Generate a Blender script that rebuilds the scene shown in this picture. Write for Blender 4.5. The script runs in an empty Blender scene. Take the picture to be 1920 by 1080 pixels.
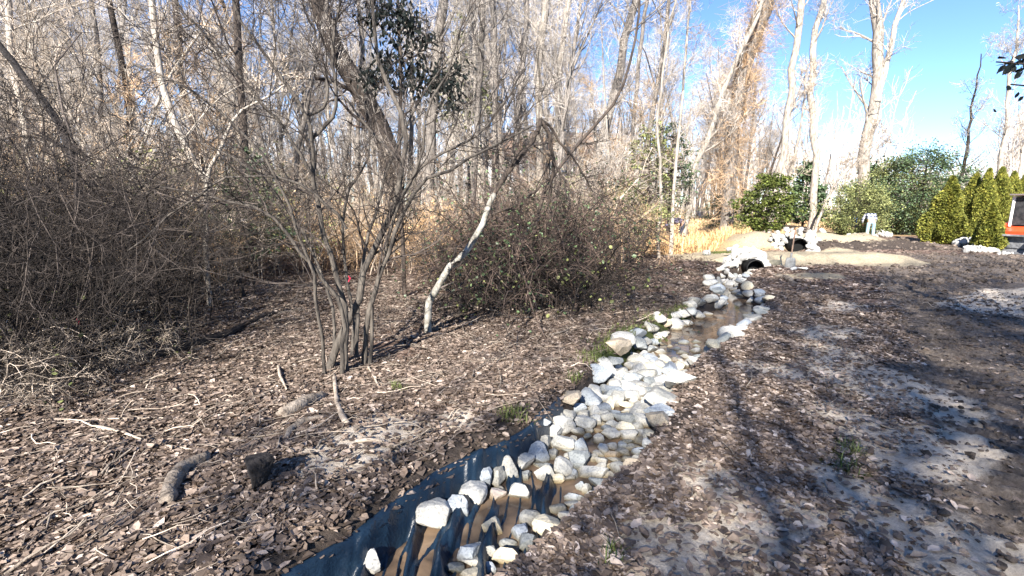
import bpy, math, random
import numpy as np
from mathutils import Vector, Matrix, Euler
rng = np.random.default_rng(7); random.seed(7)
sc = bpy.context.scene; COL = sc.collection
PI = math.pi
# ------------------------------------------------------------------ camera model
F_PX = 900.0; CAMH = 1.7; PITCH = math.radians(9.8)
CP, SP = math.cos(PITCH), math.sin(PITCH)
def ray(px, py):
    u = (px-960)/F_PX; v = (py-540)/F_PX
    return np.array([u, CP - v*SP, -SP - v*CP])
def gp(px, py, z=0.0):
    d = ray(px, py); t = (CAMH-z)/(-d[2]); return np.array([d[0]*t, d[1]*t, z])
def at(px, py, Y):
    d = ray(px, py); t = Y/d[1]; return np.array([d[0]*t, Y, CAMH+d[2]*t])
def proj(x, y, z):
    dy = y*CP - (z-CAMH)*SP; dv = -y*SP - (z-CAMH)*CP
    dy = np.maximum(dy, 0.01)
    return 960+F_PX*x/dy, 540+F_PX*dv/dy
# ------------------------------------------------------------------ noise
_T = rng.random((256, 256))
def vnoise(x, y, s=1.0, o=0):
    x = np.asarray(x)*s+o*17.3+1000; y = np.asarray(y)*s+o*31.7+1000
    xi = np.floor(x).astype(int); yi = np.floor(y).astype(int); fx = x-xi; fy = y-yi
    fx = fx*fx*(3-2*fx); fy = fy*fy*(3-2*fy)
    a = _T[xi & 255, yi & 255]; b = _T[(xi+1) & 255, yi & 255]; c = _T[xi & 255, (yi+1) & 255]; d = _T[(xi+1) & 255, (yi+1) & 255]
    return (a*(1-fx)+b*fx)*(1-fy)+(c*(1-fx)+d*fx)*fy
def fbm(x, y, s=1.0, o=0, n=4):
    r = 0; a = .5
    for i in range(n):
        r = r+a*vnoise(x, y, s*2**i, o+i*3); a *= .5
    return r/(1-.5**n)
def sstep(e0, e1, x):
    t = np.clip((x-e0)/(e1-e0), 0, 1); return t*t*(3-2*t)
# ------------------------------------------------------------------ channel
pairs = [((300,1300),(720,1300)),((430,1165),(790,1165)),((560,1080),(900,1080)),((690,985),(1005,1010)),((795,915),(1090,945)),((895,868),(1150,888)),((980,822),(1212,838)),
 ((1045,762),(1238,776)),((1108,700),(1268,716)),((1160,655),(1315,664)),((1225,607),(1385,618)),((1300,575),(1430,582)),((1350,560),(1438,560)),
 ((1347,543),(1404,542)),((1332,526),(1384,529)),((1366,510),(1394,514)),((1398,505),(1420,506))]
LW = np.array([gp(*p[0])[:2] for p in pairs]); RW = np.array([gp(*p[1])[:2] for p in pairs])
CEN = (LW+RW)/2
tan = np.gradient(CEN, axis=0); tan /= np.linalg.norm(tan, axis=1)[:, None]
nrm = np.stack([tan[:, 1], -tan[:, 0]], 1)          # towards the right bank
HW = np.abs(((RW-LW)*nrm).sum(1))/2
HW[0] = HW[2]; HW[1] = HW[2]
HW = np.maximum(HW, .26)
def chan(x, y):
    """signed lateral offset / half width, and segment parameter"""
    x = np.asarray(x, float); y = np.asarray(y, float)
    best = np.full(x.shape, 1e9); sd = np.zeros(x.shape); par = np.zeros(x.shape)
    for i in range(len(CEN)-1):
        a, b = CEN[i], CEN[i+1]; d = b-a; L2 = (d**2).sum()
        t = np.clip(((x-a[0])*d[0]+(y-a[1])*d[1])/L2, 0, 1)
        dx = x-a[0]-t*d[0]; dy = y-a[1]-t*d[1]; w = HW[i]*(1-t)+HW[i+1]*t
        dist = np.hypot(dx, dy)/w
        sg = np.sign(dx*d[1]-dy*d[0])
        m = dist < best
        best = np.where(m, dist, best); sd = np.where(m, sg*dist, sd); par = np.where(m, i+t, par)
    return sd, par
C1 = gp(1408, 505)[:2]; C2 = at(1491, 462, 18.2)[:2]
def bump(x, y, c, rx, ry, ang=0):
    ca, sa = math.cos(ang), math.sin(ang); dx = x-c[0]; dy = y-c[1]
    u = (dx*ca+dy*sa)/rx; v = (-dx*sa+dy*ca)/ry
    return np.exp(-(u*u+v*v))
def box(x, y, c, rx, ry, ang=0, soft=.25):
    ca, sa = math.cos(ang), math.sin(ang); dx = x-c[0]; dy = y-c[1]
    u = np.abs((dx*ca+dy*sa)/rx); v = np.abs((-dx*sa+dy*ca)/ry)
    return sstep(1+soft, 1-soft, u)*sstep(1+soft, 1-soft, v)
PADC = (gp(1530, 492)[0]-.2, 15.5)
TDIR = np.array([.585, .811])
def height(x, y):
    x = np.asarray(x, float); y = np.asarray(y, float)
    near = sstep(60, 15, np.hypot(x, y))
    h = (fbm(x, y, .35, 1)-.5)*.22+(fbm(x, y, 2.3, 5)-.5)*.07*near+(fbm(x, y, 7, 9, 2)-.5)*.028*near
    sd, par = chan(x, y); ad = np.abs(sd)
    h = h*sstep(.9, 1.7, ad)
    # left bank of the stream stands a little higher near the camera
    h += .10*sstep(-.95, -1.35, sd)*sstep(-6, -1.5, sd)*sstep(9, 6, par)
    h += .05*sstep(.95, 1.5, sd)*sstep(5, 2, sd)
    carve = sstep(1.08, .80, ad)
    h = h*(1-carve) - carve*.27
    # left wood floor rises slowly
    h += .35*sstep(-3, -14, x)*sstep(4, 12, y)
    # crossings
    p1 = box(x, y, PADC, 3.1, 1.35, .03, .2)*(.23-.13*sstep(14.2, 16.5, y)+.08*(fbm(x, y, 1.2, 40)-.5))*sstep(-.05, .4, (y-C1[1])-.22*np.abs(x-C1[0])+.06)
    p2 = box(x, y, (C2[0]+1.2, C2[1]+1.9), 3.2, 1.35, .12, .35)*(.48+.12*(fbm(x, y, 1.0, 41)-.5))*sstep(C2[0]+5, C2[0]+1.5, x)
    h += p1+p2+(p1+p2 > .03)*(fbm(x, y, 5, 44, 3)-.5)*.05
    h += .42*bump(x, y, gp(1560, 470)[:2]+np.array([0, -.3]), 1.5, .5, .1)*(fbm(x, y, 2.5, 3)+.4)
    h += .40*bump(x, y, gp(1650, 466)[:2], 2.0, .45, .0)*(fbm(x, y, 3, 4)+.4)
    h += .22*bump(x, y, gp(1395, 466)[:2], 1.8, .8, .3)
    h += .2*bump(x, y, gp(1300, 505)[:2], 1.2, 1.0, .3)
    h -= .32*bump(x, y, (C2[0]-.1, C2[1]-.7), .6, .75)
    # ruts of the machine on the right
    q = np.stack([x-3.2, y-2.8], -1); lat = q[..., 0]*TDIR[1]-q[..., 1]*TDIR[0]
    tr = sstep(1.2, 2.5, y)
    for c_, w_ in ((.0, .24), (1.35, .26)):
        r = np.exp(-((lat-c_)/w_)**2); h += tr*(-.035*r+.03*np.exp(-((lat-c_-.4)/.12)**2)+.03*np.exp(-((lat-c_+.4)/.12)**2))*sstep(16, 10, y)
        along = q[..., 0]*TDIR[0]+q[..., 1]*TDIR[1]
        h += tr*r*.055*np.sin(along*2*PI/.2+np.abs(lat-c_)*9)*sstep(13, 8, y)
    return h
def hz(x, y): return float(height(np.array([x]), np.array([y]))[0])
# ------------------------------------------------------------------ materials
def mat(name, c1, c2=None, scale=8, rough=.8, bump=.0, bscale=None, spec=.3, objvar=0.0, detail=6, metal=0, c3=None, coord='Object', stretch=None, isl=0.0):
    m = bpy.data.materials.new(name); m.use_nodes = True; nt = m.node_tree; N = nt.nodes; L = nt.links
    b = N['Principled BSDF']; b.inputs['Roughness'].default_value = rough; b.inputs['Specular IOR Level'].default_value = spec; b.inputs['Metallic'].default_value = metal
    tc = N.new('ShaderNodeTexCoord'); src = tc.outputs[coord]
    if stretch:
        mp = N.new('ShaderNodeMapping'); mp.inputs['Scale'].default_value = stretch; L.new(src, mp.inputs[0]); src = mp.outputs[0]
    if c2 is not None:
        n = N.new('ShaderNodeTexNoise'); n.inputs['Scale'].default_value = scale; n.inputs['Detail'].default_value = detail; n.inputs['Roughness'].default_value = .65
        L.new(src, n.inputs['Vector'])
        r = N.new('ShaderNodeValToRGB'); r.color_ramp.elements[0].position = .35; r.color_ramp.elements[1].position = .65
        r.color_ramp.elements[0].color = (*c1, 1); r.color_ramp.elements[1].color = (*c2, 1)
        if c3:
            e = r.color_ramp.elements.new(.5); e.color = (*c3, 1)
        L.new(n.outputs[0], r.inputs[0]); out = r.outputs[0]
        if objvar:
            oi = N.new('ShaderNodeObjectInfo'); mr = N.new('ShaderNodeMapRange'); mr.inputs[3].default_value = 1-objvar; mr.inputs[4].default_value = 1+objvar
            L.new(oi.outputs['Random'], mr.inputs[0]); hs = N.new('ShaderNodeHueSaturation'); L.new(mr.outputs[0], hs.inputs['Value']); L.new(out, hs.inputs['Color']); out = hs.outputs[0]
        if isl:
            ge = N.new('ShaderNodeNewGeometry'); pw = N.new('ShaderNodeMath'); pw.operation = 'POWER'; pw.inputs[1].default_value = 1.7; L.new(ge.outputs['Random Per Island'], pw.inputs[0])
            mr = N.new('ShaderNodeMapRange'); mr.inputs[3].default_value = 1-isl*.75; mr.inputs[4].default_value = 1+isl*2.4
            L.new(pw.outputs[0], mr.inputs[0]); hs = N.new('ShaderNodeHueSaturation'); L.new(mr.outputs[0], hs.inputs['Value']); L.new(out, hs.inputs['Color']); out = hs.outputs[0]
        L.new(out, b.inputs['Base Color'])
    else: b.inputs['Base Color'].default_value = (*c1, 1)
    if bump:
        n2 = N.new('ShaderNodeTexNoise'); n2.inputs['Scale'].default_value = bscale or scale*3; n2.inputs['Detail'].default_value = 5; L.new(src, n2.inputs['Vector'])
        bp = N.new('ShaderNodeBump'); bp.inputs['Strength'].default_value = bump; bp.inputs['Distance'].default_value = .02; L.new(n2.outputs[0], bp.inputs['Height']); L.new(bp.outputs[0], b.inputs['Normal'])
    return m
M = {}
M['bark_pale'] = mat('bark_pale', (.17,.15,.13), (.52,.47,.41), 5, .85, .8, 14, objvar=.25, stretch=(3,3,.6))
M['bark_grey'] = mat('bark_grey', (.06,.054,.05), (.29,.26,.235), 6, .85, .8, 16, objvar=.25, stretch=(3,3,.6))
M['bark_shaded'] = mat('bark_shaded', (.035,.031,.03), (.17,.15,.13), 6, .85, .8, 16, objvar=.2, stretch=(3,3,.6))  # darker copy of the grey bark, with the stems' shade put into the colour
M['bark_dark'] = mat('bark_dark', (.016,.014,.014), (.095,.075,.062), 6, .9, .9, 18, objvar=.3, stretch=(3,3,.7))
M['twig_pale'] = mat('twig_pale', (.30,.25,.20), (.48,.41,.34), 2, .8, objvar=.25, isl=0.5)
M['twig_mauve'] = mat('twig_mauve', (.27,.245,.22), (.50,.455,.41), 2, .8, objvar=.2, isl=0.45)
M['twig_tan'] = mat('twig_tan', (.30,.20,.12), (.52,.38,.25), 3, .8, objvar=.3, isl=0.55)
M['twig_dark'] = mat('twig_dark', (.012,.010,.010), (.065,.054,.048), 3, .85, objvar=.3, isl=0.8)
M['twig_brown'] = mat('twig_brown', (.03,.022,.02), (.13,.095,.078), 3, .85, objvar=.3, isl=0.8)
M['lichen_bark'] = mat('lichen_bark', (.13,.12,.10), (.42,.41,.38), 9, .85, .5, 30, c3=(.27,.26,.235))
M['dead_wood'] = mat('dead_wood', (.10,.08,.065), (.36,.31,.26), 14, .85, .8, 40, objvar=.2)
M['char_wood'] = mat('char_wood', (.012,.011,.012), (.05,.045,.045), 14, .9, .9, 40)
M['pale_wood'] = mat('pale_wood', (.24,.195,.155), (.44,.38,.32), 12, .8, .4, 40, isl=0.55)
M['straw'] = mat('straw', (.42,.27,.13), (.70,.50,.28), 1.2, .8, coord='Generated', detail=9, isl=0.5)
M['geotextile'] = mat('geotextile', (.006,.016,.034), (.014,.034,.062), 5, .36, .25, 60, spec=.5)
M['pipe_black'] = mat('pipe_black', (.003,.0035,.004), rough=.6)
M['conifer'] = mat('conifer', (.03,.05,.012), (.115,.13,.03), 3, .7, objvar=.1, c3=(.07,.09,.02), isl=0.5)
M['arbor'] = mat('arbor', (.065,.08,.014), (.25,.235,.045), 5, .7, objvar=.12, c3=(.14,.15,.028), isl=0.4)
M['holly'] = mat('holly', (.018,.036,.018), (.085,.12,.055), 4, .45, spec=.5, objvar=.2, isl=0.7)
M['olive_leaf'] = mat('olive_leaf', (.05,.065,.022), (.20,.21,.085), 3, .6, objvar=.25, isl=0.6)
M['dark_leaf'] = mat('dark_leaf', (.004,.007,.008), (.013,.018,.015), 4, .6, spec=.15)
M['brown_leaf'] = mat('brown_leaf', (.10,.05,.025), (.35,.20,.11), 3, .7, isl=0.6)
M['grass'] = mat('grass', (.03,.05,.012), (.12,.14,.045), 3, .7, isl=0.6)
M['white_paint'] = mat('white_paint', (.72,.72,.72), (.8,.8,.8), 4, .5, objvar=.02)
M['orange_paint'] = mat('orange_paint', (.72,.085,.03), (.80,.11,.035), 3, .4, spec=.5)
M['dark_metal'] = mat('dark_metal', (.02,.022,.026), (.07,.07,.075), 7, .5, .3, 20)
M['worn_steel'] = mat('worn_steel', (.08,.085,.095), (.30,.31,.33), 5, .45, .4, 20)
M['glass_dark'] = mat('glass_dark', (.02,.025,.03), rough=.08, spec=.6)
M['rubber'] = mat('rubber', (.015,.015,.016), (.05,.045,.04), 9, .8)
M['roof'] = mat('roof', (.22,.15,.11), (.32,.22,.16), 6, .85)
M['skin'] = mat('skin', (.50,.30,.22), rough=.6)
M['denim_light'] = mat('denim_light', (.22,.36,.44), (.36,.50,.58), 12, .8)
M['navy_cloth'] = mat('navy_cloth', (.015,.02,.04), (.03,.04,.07), 12, .8)
M['purple_cloth'] = mat('purple_cloth', (.06,.055,.11), (.17,.16,.27), 7, .8)
M['grey_cloth'] = mat('grey_cloth', (.42,.42,.46), (.6,.6,.64), 7, .8)
M['hair'] = mat('hair', (.05,.035,.03), rough=.7)
M['boot'] = mat('boot', (.22,.09,.05), (.3,.13,.08), 7, .7)
M['blue_paint'] = mat('blue_paint', (.03,.16,.62), rough=.5)
M['lilac_paint'] = mat('lilac_paint', (.50,.50,.80), rough=.5)
M['pink'] = mat('pink_ribbon', (.75,.06,.12), rough=.6)
# plaid
def plaid():
    m = bpy.data.materials.new('plaid'); m.use_nodes = True; nt = m.node_tree; N = nt.nodes; L = nt.links; b = N['Principled BSDF']; b.inputs['Roughness'].default_value = .9
    tc = N.new('ShaderNodeTexCoord'); sx = N.new('ShaderNodeSeparateXYZ'); L.new(tc.outputs['Object'], sx.inputs[0]); outs = []
    for ax in (0, 2):
        a = N.new('ShaderNodeMath'); a.operation = 'MULTIPLY'; a.inputs[1].default_value = 7.0; L.new(sx.outputs[ax], a.inputs[0])
        f = N.new('ShaderNodeMath'); f.operation = 'FRACT'; L.new(a.outputs[0], f.inputs[0])
        g = N.new('ShaderNodeMath'); g.operation = 'GREATER_THAN'; g.inputs[1].default_value = .52; L.new(f.outputs[0], g.inputs[0]); outs.append(g.outputs[0])
    s = N.new('ShaderNodeMath'); s.operation = 'ADD'; L.new(outs[0], s.inputs[0]); L.new(outs[1], s.inputs[1])
    d = N.new('ShaderNodeMath'); d.operation = 'MULTIPLY'; d.inputs[1].default_value = .5; L.new(s.outputs[0], d.inputs[0])
    r = N.new('ShaderNodeValToRGB'); r.color_ramp.elements[0].color = (.75,.75,.78,1); r.color_ramp.elements[1].color = (.03,.04,.09,1)
    e = r.color_ramp.elements.new(.5); e.color = (.33,.36,.47,1); L.new(d.outputs[0], r.inputs[0]); L.new(r.outputs[0], b.inputs['Base Color']); return m
M['plaid'] = plaid()
# granite with the object's own colour as its tone
def granite():
    m = bpy.data.materials.new('granite'); m.use_nodes = True; nt = m.node_tree; N = nt.nodes; L = nt.links; b = N['Principled BSDF']; b.inputs['Roughness'].default_value = .75; b.inputs['Specular IOR Level'].default_value = .35
    tc = N.new('ShaderNodeTexCoord'); ge = N.new('ShaderNodeNewGeometry'); oi = N.new('ShaderNodeObjectInfo')
    ad = N.new('ShaderNodeVectorMath'); ad.operation = 'ADD'; L.new(ge.outputs['Position'], ad.inputs[0]); L.new(oi.outputs['Random'], ad.inputs[1])
    n1 = N.new('ShaderNodeTexNoise'); n1.inputs['Scale'].default_value = 9; n1.inputs['Detail'].default_value = 5; L.new(ad.outputs[0], n1.inputs['Vector'])
    n2 = N.new('ShaderNodeTexNoise'); n2.inputs['Scale'].default_value = 75; n2.inputs['Detail'].default_value = 3; L.new(ad.outputs[0], n2.inputs['Vector'])
    r1 = N.new('ShaderNodeValToRGB'); r1.color_ramp.elements[0].position = .3; r1.color_ramp.elements[0].color = (.74,.76,.76,1); r1.color_ramp.elements[1].position = .62; r1.color_ramp.elements[1].color = (1,1,1,1); L.new(n1.outputs[0], r1.inputs[0])
    r2 = N.new('ShaderNodeValToRGB'); r2.color_ramp.elements[0].position = .34; r2.color_ramp.elements[0].color = (.40,.42,.46,1); r2.color_ramp.elements[1].position = .52; r2.color_ramp.elements[1].color = (1,1,1,1); L.new(n2.outputs[0], r2.inputs[0])
    mx = N.new('ShaderNodeMix'); mx.data_type = 'RGBA'; mx.blend_type = 'MULTIPLY'; mx.inputs[0].default_value = .85; L.new(oi.outputs['Color'], mx.inputs[6]); L.new(r1.outputs[0], mx.inputs[7])
    m2 = N.new('ShaderNodeMix'); m2.data_type = 'RGBA'; m2.blend_type = 'MULTIPLY'; m2.inputs[0].default_value = .6; L.new(mx.outputs[2], m2.inputs[6]); L.new(r2.outputs[0], m2.inputs[7])
    # silt film where a stone stands in the water
    sx = N.new('ShaderNodeSeparateXYZ'); L.new(ge.outputs['Position'], sx.inputs[0]); mr = N.new('ShaderNodeMapRange'); mr.inputs[1].default_value = -.15; mr.inputs[2].default_value = -.195; L.new(sx.outputs[2], mr.inputs[0])
    m3 = N.new('ShaderNodeMix'); m3.data_type = 'RGBA'; m3.blend_type = 'MULTIPLY'; L.new(mr.outputs[0], m3.inputs[0]); L.new(m2.outputs[2], m3.inputs[6]); m3.inputs[7].default_value = (.42,.36,.26,1)
    L.new(m3.outputs[2], b.inputs['Base Color'])
    bp = N.new('ShaderNodeBump'); bp.inputs['Strength'].default_value = .55; bp.inputs['Distance'].default_value = .012
    n3 = N.new('ShaderNodeTexNoise'); n3.inputs['Scale'].default_value = 28; n3.inputs['Detail'].default_value = 8; L.new(ad.outputs[0], n3.inputs['Vector']); L.new(n3.outputs[0], bp.inputs['Height']); L.new(bp.outputs[0], b.inputs['Normal'])
    return m
M['granite'] = granite()
def leafmat():
    m = bpy.data.materials.new('dry_leaves'); m.use_nodes = True; nt = m.node_tree; N = nt.nodes; L = nt.links; b = N['Principled BSDF']; b.inputs['Roughness'].default_value = .62; b.inputs['Specular IOR Level'].default_value = .35
    a = N.new('ShaderNodeAttribute'); a.attribute_name = 'tint'
    r = N.new('ShaderNodeValToRGB'); cr = r.color_ramp; cr.elements[0].color = (.05,.038,.032,1); cr.elements[1].color = (.60,.51,.45,1)
    for p, c in ((.3,(.105,.078,.062,1)),(.55,(.20,.152,.122,1)),(.78,(.33,.265,.222,1))):
        e = cr.elements.new(p); e.color = c
    L.new(a.outputs['Fac'], r.inputs[0])
    n = N.new('ShaderNodeTexNoise'); n.inputs['Scale'].default_value = 60; tc = N.new('ShaderNodeTexCoord'); L.new(tc.outputs['Object'], n.inputs['Vector'])
    mr = N.new('ShaderNodeMapRange'); mr.inputs[3].default_value = .65; mr.inputs[4].default_value = 1.3; L.new(n.outputs[0], mr.inputs[0])
    hs = N.new('ShaderNodeHueSaturation'); L.new(mr.outputs[0], hs.inputs['Value']); L.new(r.outputs[0], hs.inputs['Color']); L.new(hs.outputs[0], b.inputs['Base Color'])
    return m
M['leaf'] = leafmat()
# ------------------------------------------------------------------ mesh helpers
def mesh_from(name, V, F, m, smooth=False):
    """F: (n,k) array of equal-size faces or list of such arrays"""
    me = bpy.data.meshes.new(name); V = np.ascontiguousarray(V, np.float32).reshape(-1, 3)
    Fs = F if isinstance(F, list) else [F]
    Fs = [np.asarray(f, np.int32) for f in Fs if len(f)]
    me.vertices.add(len(V)); me.vertices.foreach_set('co', V.ravel())
    idx = np.concatenate([f.ravel() for f in Fs]); tot = np.concatenate([np.full(len(f), f.shape[1], np.int32) for f in Fs])
    st = np.concatenate([[0], np.cumsum(tot)[:-1]]).astype(np.int32)
    me.loops.add(len(idx)); me.loops.foreach_set('vertex_index', idx)
    me.polygons.add(len(tot)); me.polygons.foreach_set('loop_start', st)
    me.polygons.foreach_set('use_smooth', np.full(len(tot), smooth, bool))
    me.update(calc_edges=True)
    if m: me.materials.append(m)
    return me
def link(name, me, parent=None):
    o = bpy.data.objects.new(name, me); COL.objects.link(o)
    if parent: o.parent = parent
    return o
def tag(o, label=None, cat=None, group=None, kind=None):
    if label: o['label'] = label
    if cat: o['category'] = cat
    if group: o['group'] = group
    if kind: o['kind'] = kind
    return o
def thing(name, label, cat, loc=(0,0,0), rz=0, group=None):
    o = bpy.data.objects.new(name, None); COL.objects.link(o); o.location = loc; o.rotation_euler = (0,0,rz); o.empty_display_size = .2
    return tag(o, label, cat, group)
class Geo:
    def __init__(s): s.V = []; s.F = {}; s.n = 0
    def add(s, V, F):
        V = np.asarray(V, float).reshape(-1, 3); F = np.asarray(F, int)
        s.V.append(V); s.F.setdefault(F.shape[1], []).append(F+s.n); s.n += len(V)
    def mesh(s, name, m, smooth=False):
        return mesh_from(name, np.concatenate(s.V), [np.concatenate(f) for f in s.F.values()], m, smooth)
    def box(s, c, d, R=None, taper=1.0, bev=0):
        dx, dy, dz = d[0]/2, d[1]/2, d[2]/2
        v = np.array([[sx*dx*(taper if sz > 0 else 1), sy*dy*(taper if sz > 0 else 1), sz*dz] for sz in (-1, 1) for sy in (-1, 1) for sx in (-1, 1)])
        if R is not None: v = v@np.array(R).T
        s.add(v+np.array(c), [[0,2,3,1],[4,5,7,6],[0,1,5,4],[2,6,7,3],[0,4,6,2],[1,3,7,5]])
    def prism(s, poly, axis_pts, ):
        """poly: (n,3) points of one face, axis_pts: offset vector"""
        p = np.array(poly, float); n = len(p); q = p+np.array(axis_pts)
        s.add(np.concatenate([p, q]), [[i, (i+1) % n, n+(i+1) % n, n+i] for i in range(n)])
        cp = p.mean(0); cq = q.mean(0)
        s.add(np.concatenate([p, [cp]]), [[(i+1) % n, i, n] for i in range(n)]); s.add(np.concatenate([q, [cq]]), [[i, (i+1) % n, n] for i in range(n)])
    def tube(s, P, R, k=6):
        V, F = tubes(np.asarray(P, float)[None], np.asarray(R, float)[None], k); s.add(V, F)
    def cap(s, P, R, k=8):
        s.tube(P, R, k)
def norm(a): return a/np.maximum(np.linalg.norm(a, axis=-1, keepdims=True), 1e-9)
def tubes(P, R, k=3):
    Mn, N = P.shape[:2]
    T = norm(np.gradient(P, axis=1)); mT = norm(P[:, -1]-P[:, 0])
    ref = np.where(np.abs(mT[:, 2:3]) < .7, np.array([[0, 0, 1.]]), np.array([[1., 0, 0]]))[:, None, :]
    A = norm(np.cross(T, np.broadcast_to(ref, T.shape))); B = np.cross(T, A)
    an = np.arange(k)*2*PI/k
    V = P[:, :, None]+R[:, :, None, None]*(np.cos(an)[None, None, :, None]*A[:, :, None]+np.sin(an)[None, None, :, None]*B[:, :, None])
    i = np.arange(N-1)[:, None]; j = np.arange(k)[None]; jn = (j+1) % k
    f = np.stack([i*k+j, i*k+jn, (i+1)*k+jn, (i+1)*k+j], -1).reshape(-1, 4)
    Fa = (np.arange(Mn)[:, None, None]*(N*k)+f[None]).reshape(-1, 4)
    return V.reshape(-1, 3), Fa
def grow(P, R, c, t0, t1, L, ang=(30, 60), n=5, wig=.15, up=.1, rr=.55, rmin=.004, fall=.4, rng=rng, tip=.35):
    Mn, N = P.shape[:2]
    t = rng.uniform(t0, t1, (Mn, c)); f = t*(N-1); i = np.minimum(f.astype(int), N-2); w = (f-i)[..., None]
    m = np.arange(Mn)[:, None]
    base = P[m, i]*(1-w)+P[m, i+1]*w; T = norm(P[m, i+1]-P[m, i]); r = R[m, i]*(1-w[..., 0])+R[m, i+1]*w[..., 0]
    base = base.reshape(-1, 3); T = T.reshape(-1, 3); r = r.reshape(-1); t = t.reshape(-1); K = len(r)
    rnd = rng.normal(size=(K, 3)); pr = norm(rnd-(rnd*T).sum(1)[:, None]*T)
    a = np.radians(rng.uniform(ang[0], ang[1], K))[:, None]
    d = norm(T*np.cos(a)+pr*np.sin(a)+np.array([0, 0, up]))
    ln = L*(1-fall*t)*rng.uniform(.55, 1.25, K); st = (ln/(n-1))[:, None]
    out = np.zeros((K, n, 3)); out[:, 0] = base
    for q in range(1, n):
        d = norm(d+rng.normal(size=(K, 3))*wig+np.array([0, 0, up*.5])); out[:, q] = out[:, q-1]+d*st
    r0 = np.maximum(r*rr, rmin)[:, None]; rad = r0*np.linspace(1, tip, n)[None]; rad = np.maximum(rad, rmin*.6)
    return out, rad
def leaves_at(C, size, rng=rng, droop=0., aspect=.42, fold=.15, n_dir=None):
    """two-triangle-pair leaf cards at centres C with random orientation: 6 verts, 2 quads"""
    K = len(C); d = rng.normal(size=(K, 3)); d[:, 2] = d[:, 2]*.6-droop; d = norm(d)
    if n_dir is not None: d = norm(d+n_dir)
    q = rng.normal(size=(K, 3)); s = norm(np.cross(d, q)); nn = np.cross(d, s); sz = (size*rng.uniform(.6, 1.3, K))[:, None]
    b = C; tp = C+d*sz; m1 = C+d*sz*.35; m2 = C+d*sz*.72
    w = sz*aspect
    V = np.stack([b, m1+s*w*.9-nn*w*fold, m2+s*w*.75-nn*w*fold, tp, m2-s*w*.75-nn*w*fold, m1-s*w*.9-nn*w*fold], 1)
    F = (np.arange(K)[:, None, None]*6+np.array([[0,1,2,3],[0,3,4,5]])[None]).reshape(-1, 4)
    return V.reshape(-1, 3), F
# ------------------------------------------------------------------ world, sun, camera
w = bpy.data.worlds.new('World'); sc.world = w; w.use_nodes = True; nt = w.node_tree
bg = nt.nodes['Background']; sky = nt.nodes.new('ShaderNodeTexSky'); sky.sky_type = 'NISHITA'; sky.sun_disc = False
SUN_EL = math.radians(31); LDIR = np.array([.30, .954])     # direction light travels over the ground
az = math.atan2(-LDIR[0], -LDIR[1])                          # compass angle of the sun from +Y towards +X
sky.sun_elevation = SUN_EL; sky.sun_rotation = az; sky.altitude = 1500; sky.air_density = .9; sky.dust_density = 0.05; sky.ozone_density = 4.0
gmn = nt.nodes.new('ShaderNodeGamma'); gmn.inputs[1].default_value = 1.12; nt.links.new(sky.outputs[0], gmn.inputs[0]); nt.links.new(gmn.outputs[0], bg.inputs[0]); bg.inputs[1].default_value = .056
sl = bpy.data.lights.new('sun', 'SUN'); sl.energy = 3.4; sl.angle = math.radians(.5); sl.color = (1, .925, .82)
so = bpy.data.objects.new('sun', sl); COL.objects.link(so)
dv = Vector((LDIR[0]*math.cos(SUN_EL), LDIR[1]*math.cos(SUN_EL), -math.sin(SUN_EL)))
so.rotation_euler = dv.to_track_quat('-Z', 'Y').to_euler(); so.location = (0, -10, 20)
cam = bpy.data.cameras.new('camera'); co = bpy.data.objects.new('camera', cam); COL.objects.link(co); sc.camera = co
cam.sensor_width = 36; cam.lens = F_PX/1920*36; cam.clip_end = 1000; co.location = (0, 0, CAMH); co.rotation_euler = (PI/2-PITCH, 0, 0)
sc.view_settings.view_transform = 'Standard'; sc.view_settings.look = 'None'; sc.view_settings.gamma = 1; sc.view_settings.exposure = 2.08
sc.view_settings.use_curve_mapping = False
# ------------------------------------------------------------------ ground
def axis(lo, hi, step, ext_lo, ext_hi, g=1.09):
    c = list(np.arange(lo, hi+1e-6, step)); s = step; a = lo; L_ = []
    while a > ext_lo: s *= g; a -= s; L_.append(a)
    s = step; a = hi; R_ = []
    while a < ext_hi: s *= g; a += s; R_.append(a)
    return np.array(L_[::-1]+c+R_)
gx = axis(-6, 9.5, .04, -330, 330); gy = axis(1.0, 15.5, .04, -40, 420, 1.06)
X, Y = np.meshgrid(gx, gy); H = height(X, Y)
def img_band(pts, x, y, soft=.35):
    """weight 1 near a world polyline given by image points (px,py,radius m)"""
    P = [(*gp(a, b)[:2], r) for a, b, r in pts]; out = np.zeros(x.shape)
    if len(P) == 1: P = P*2
    for (ax_, ay_, ar), (bx, by, br) in zip(P[:-1], P[1:]):
        dx, dy = bx-ax_, by-ay_; L2 = dx*dx+dy*dy+1e-9; t = np.clip(((x-ax_)*dx+(y-ay_)*dy)/L2, 0, 1)
        d = np.hypot(x-ax_-t*dx, y-ay_-t*dy)/(ar*(1-t)+br*t); out = np.maximum(out, sstep(1+soft, 1-soft, d))
    return out
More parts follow.
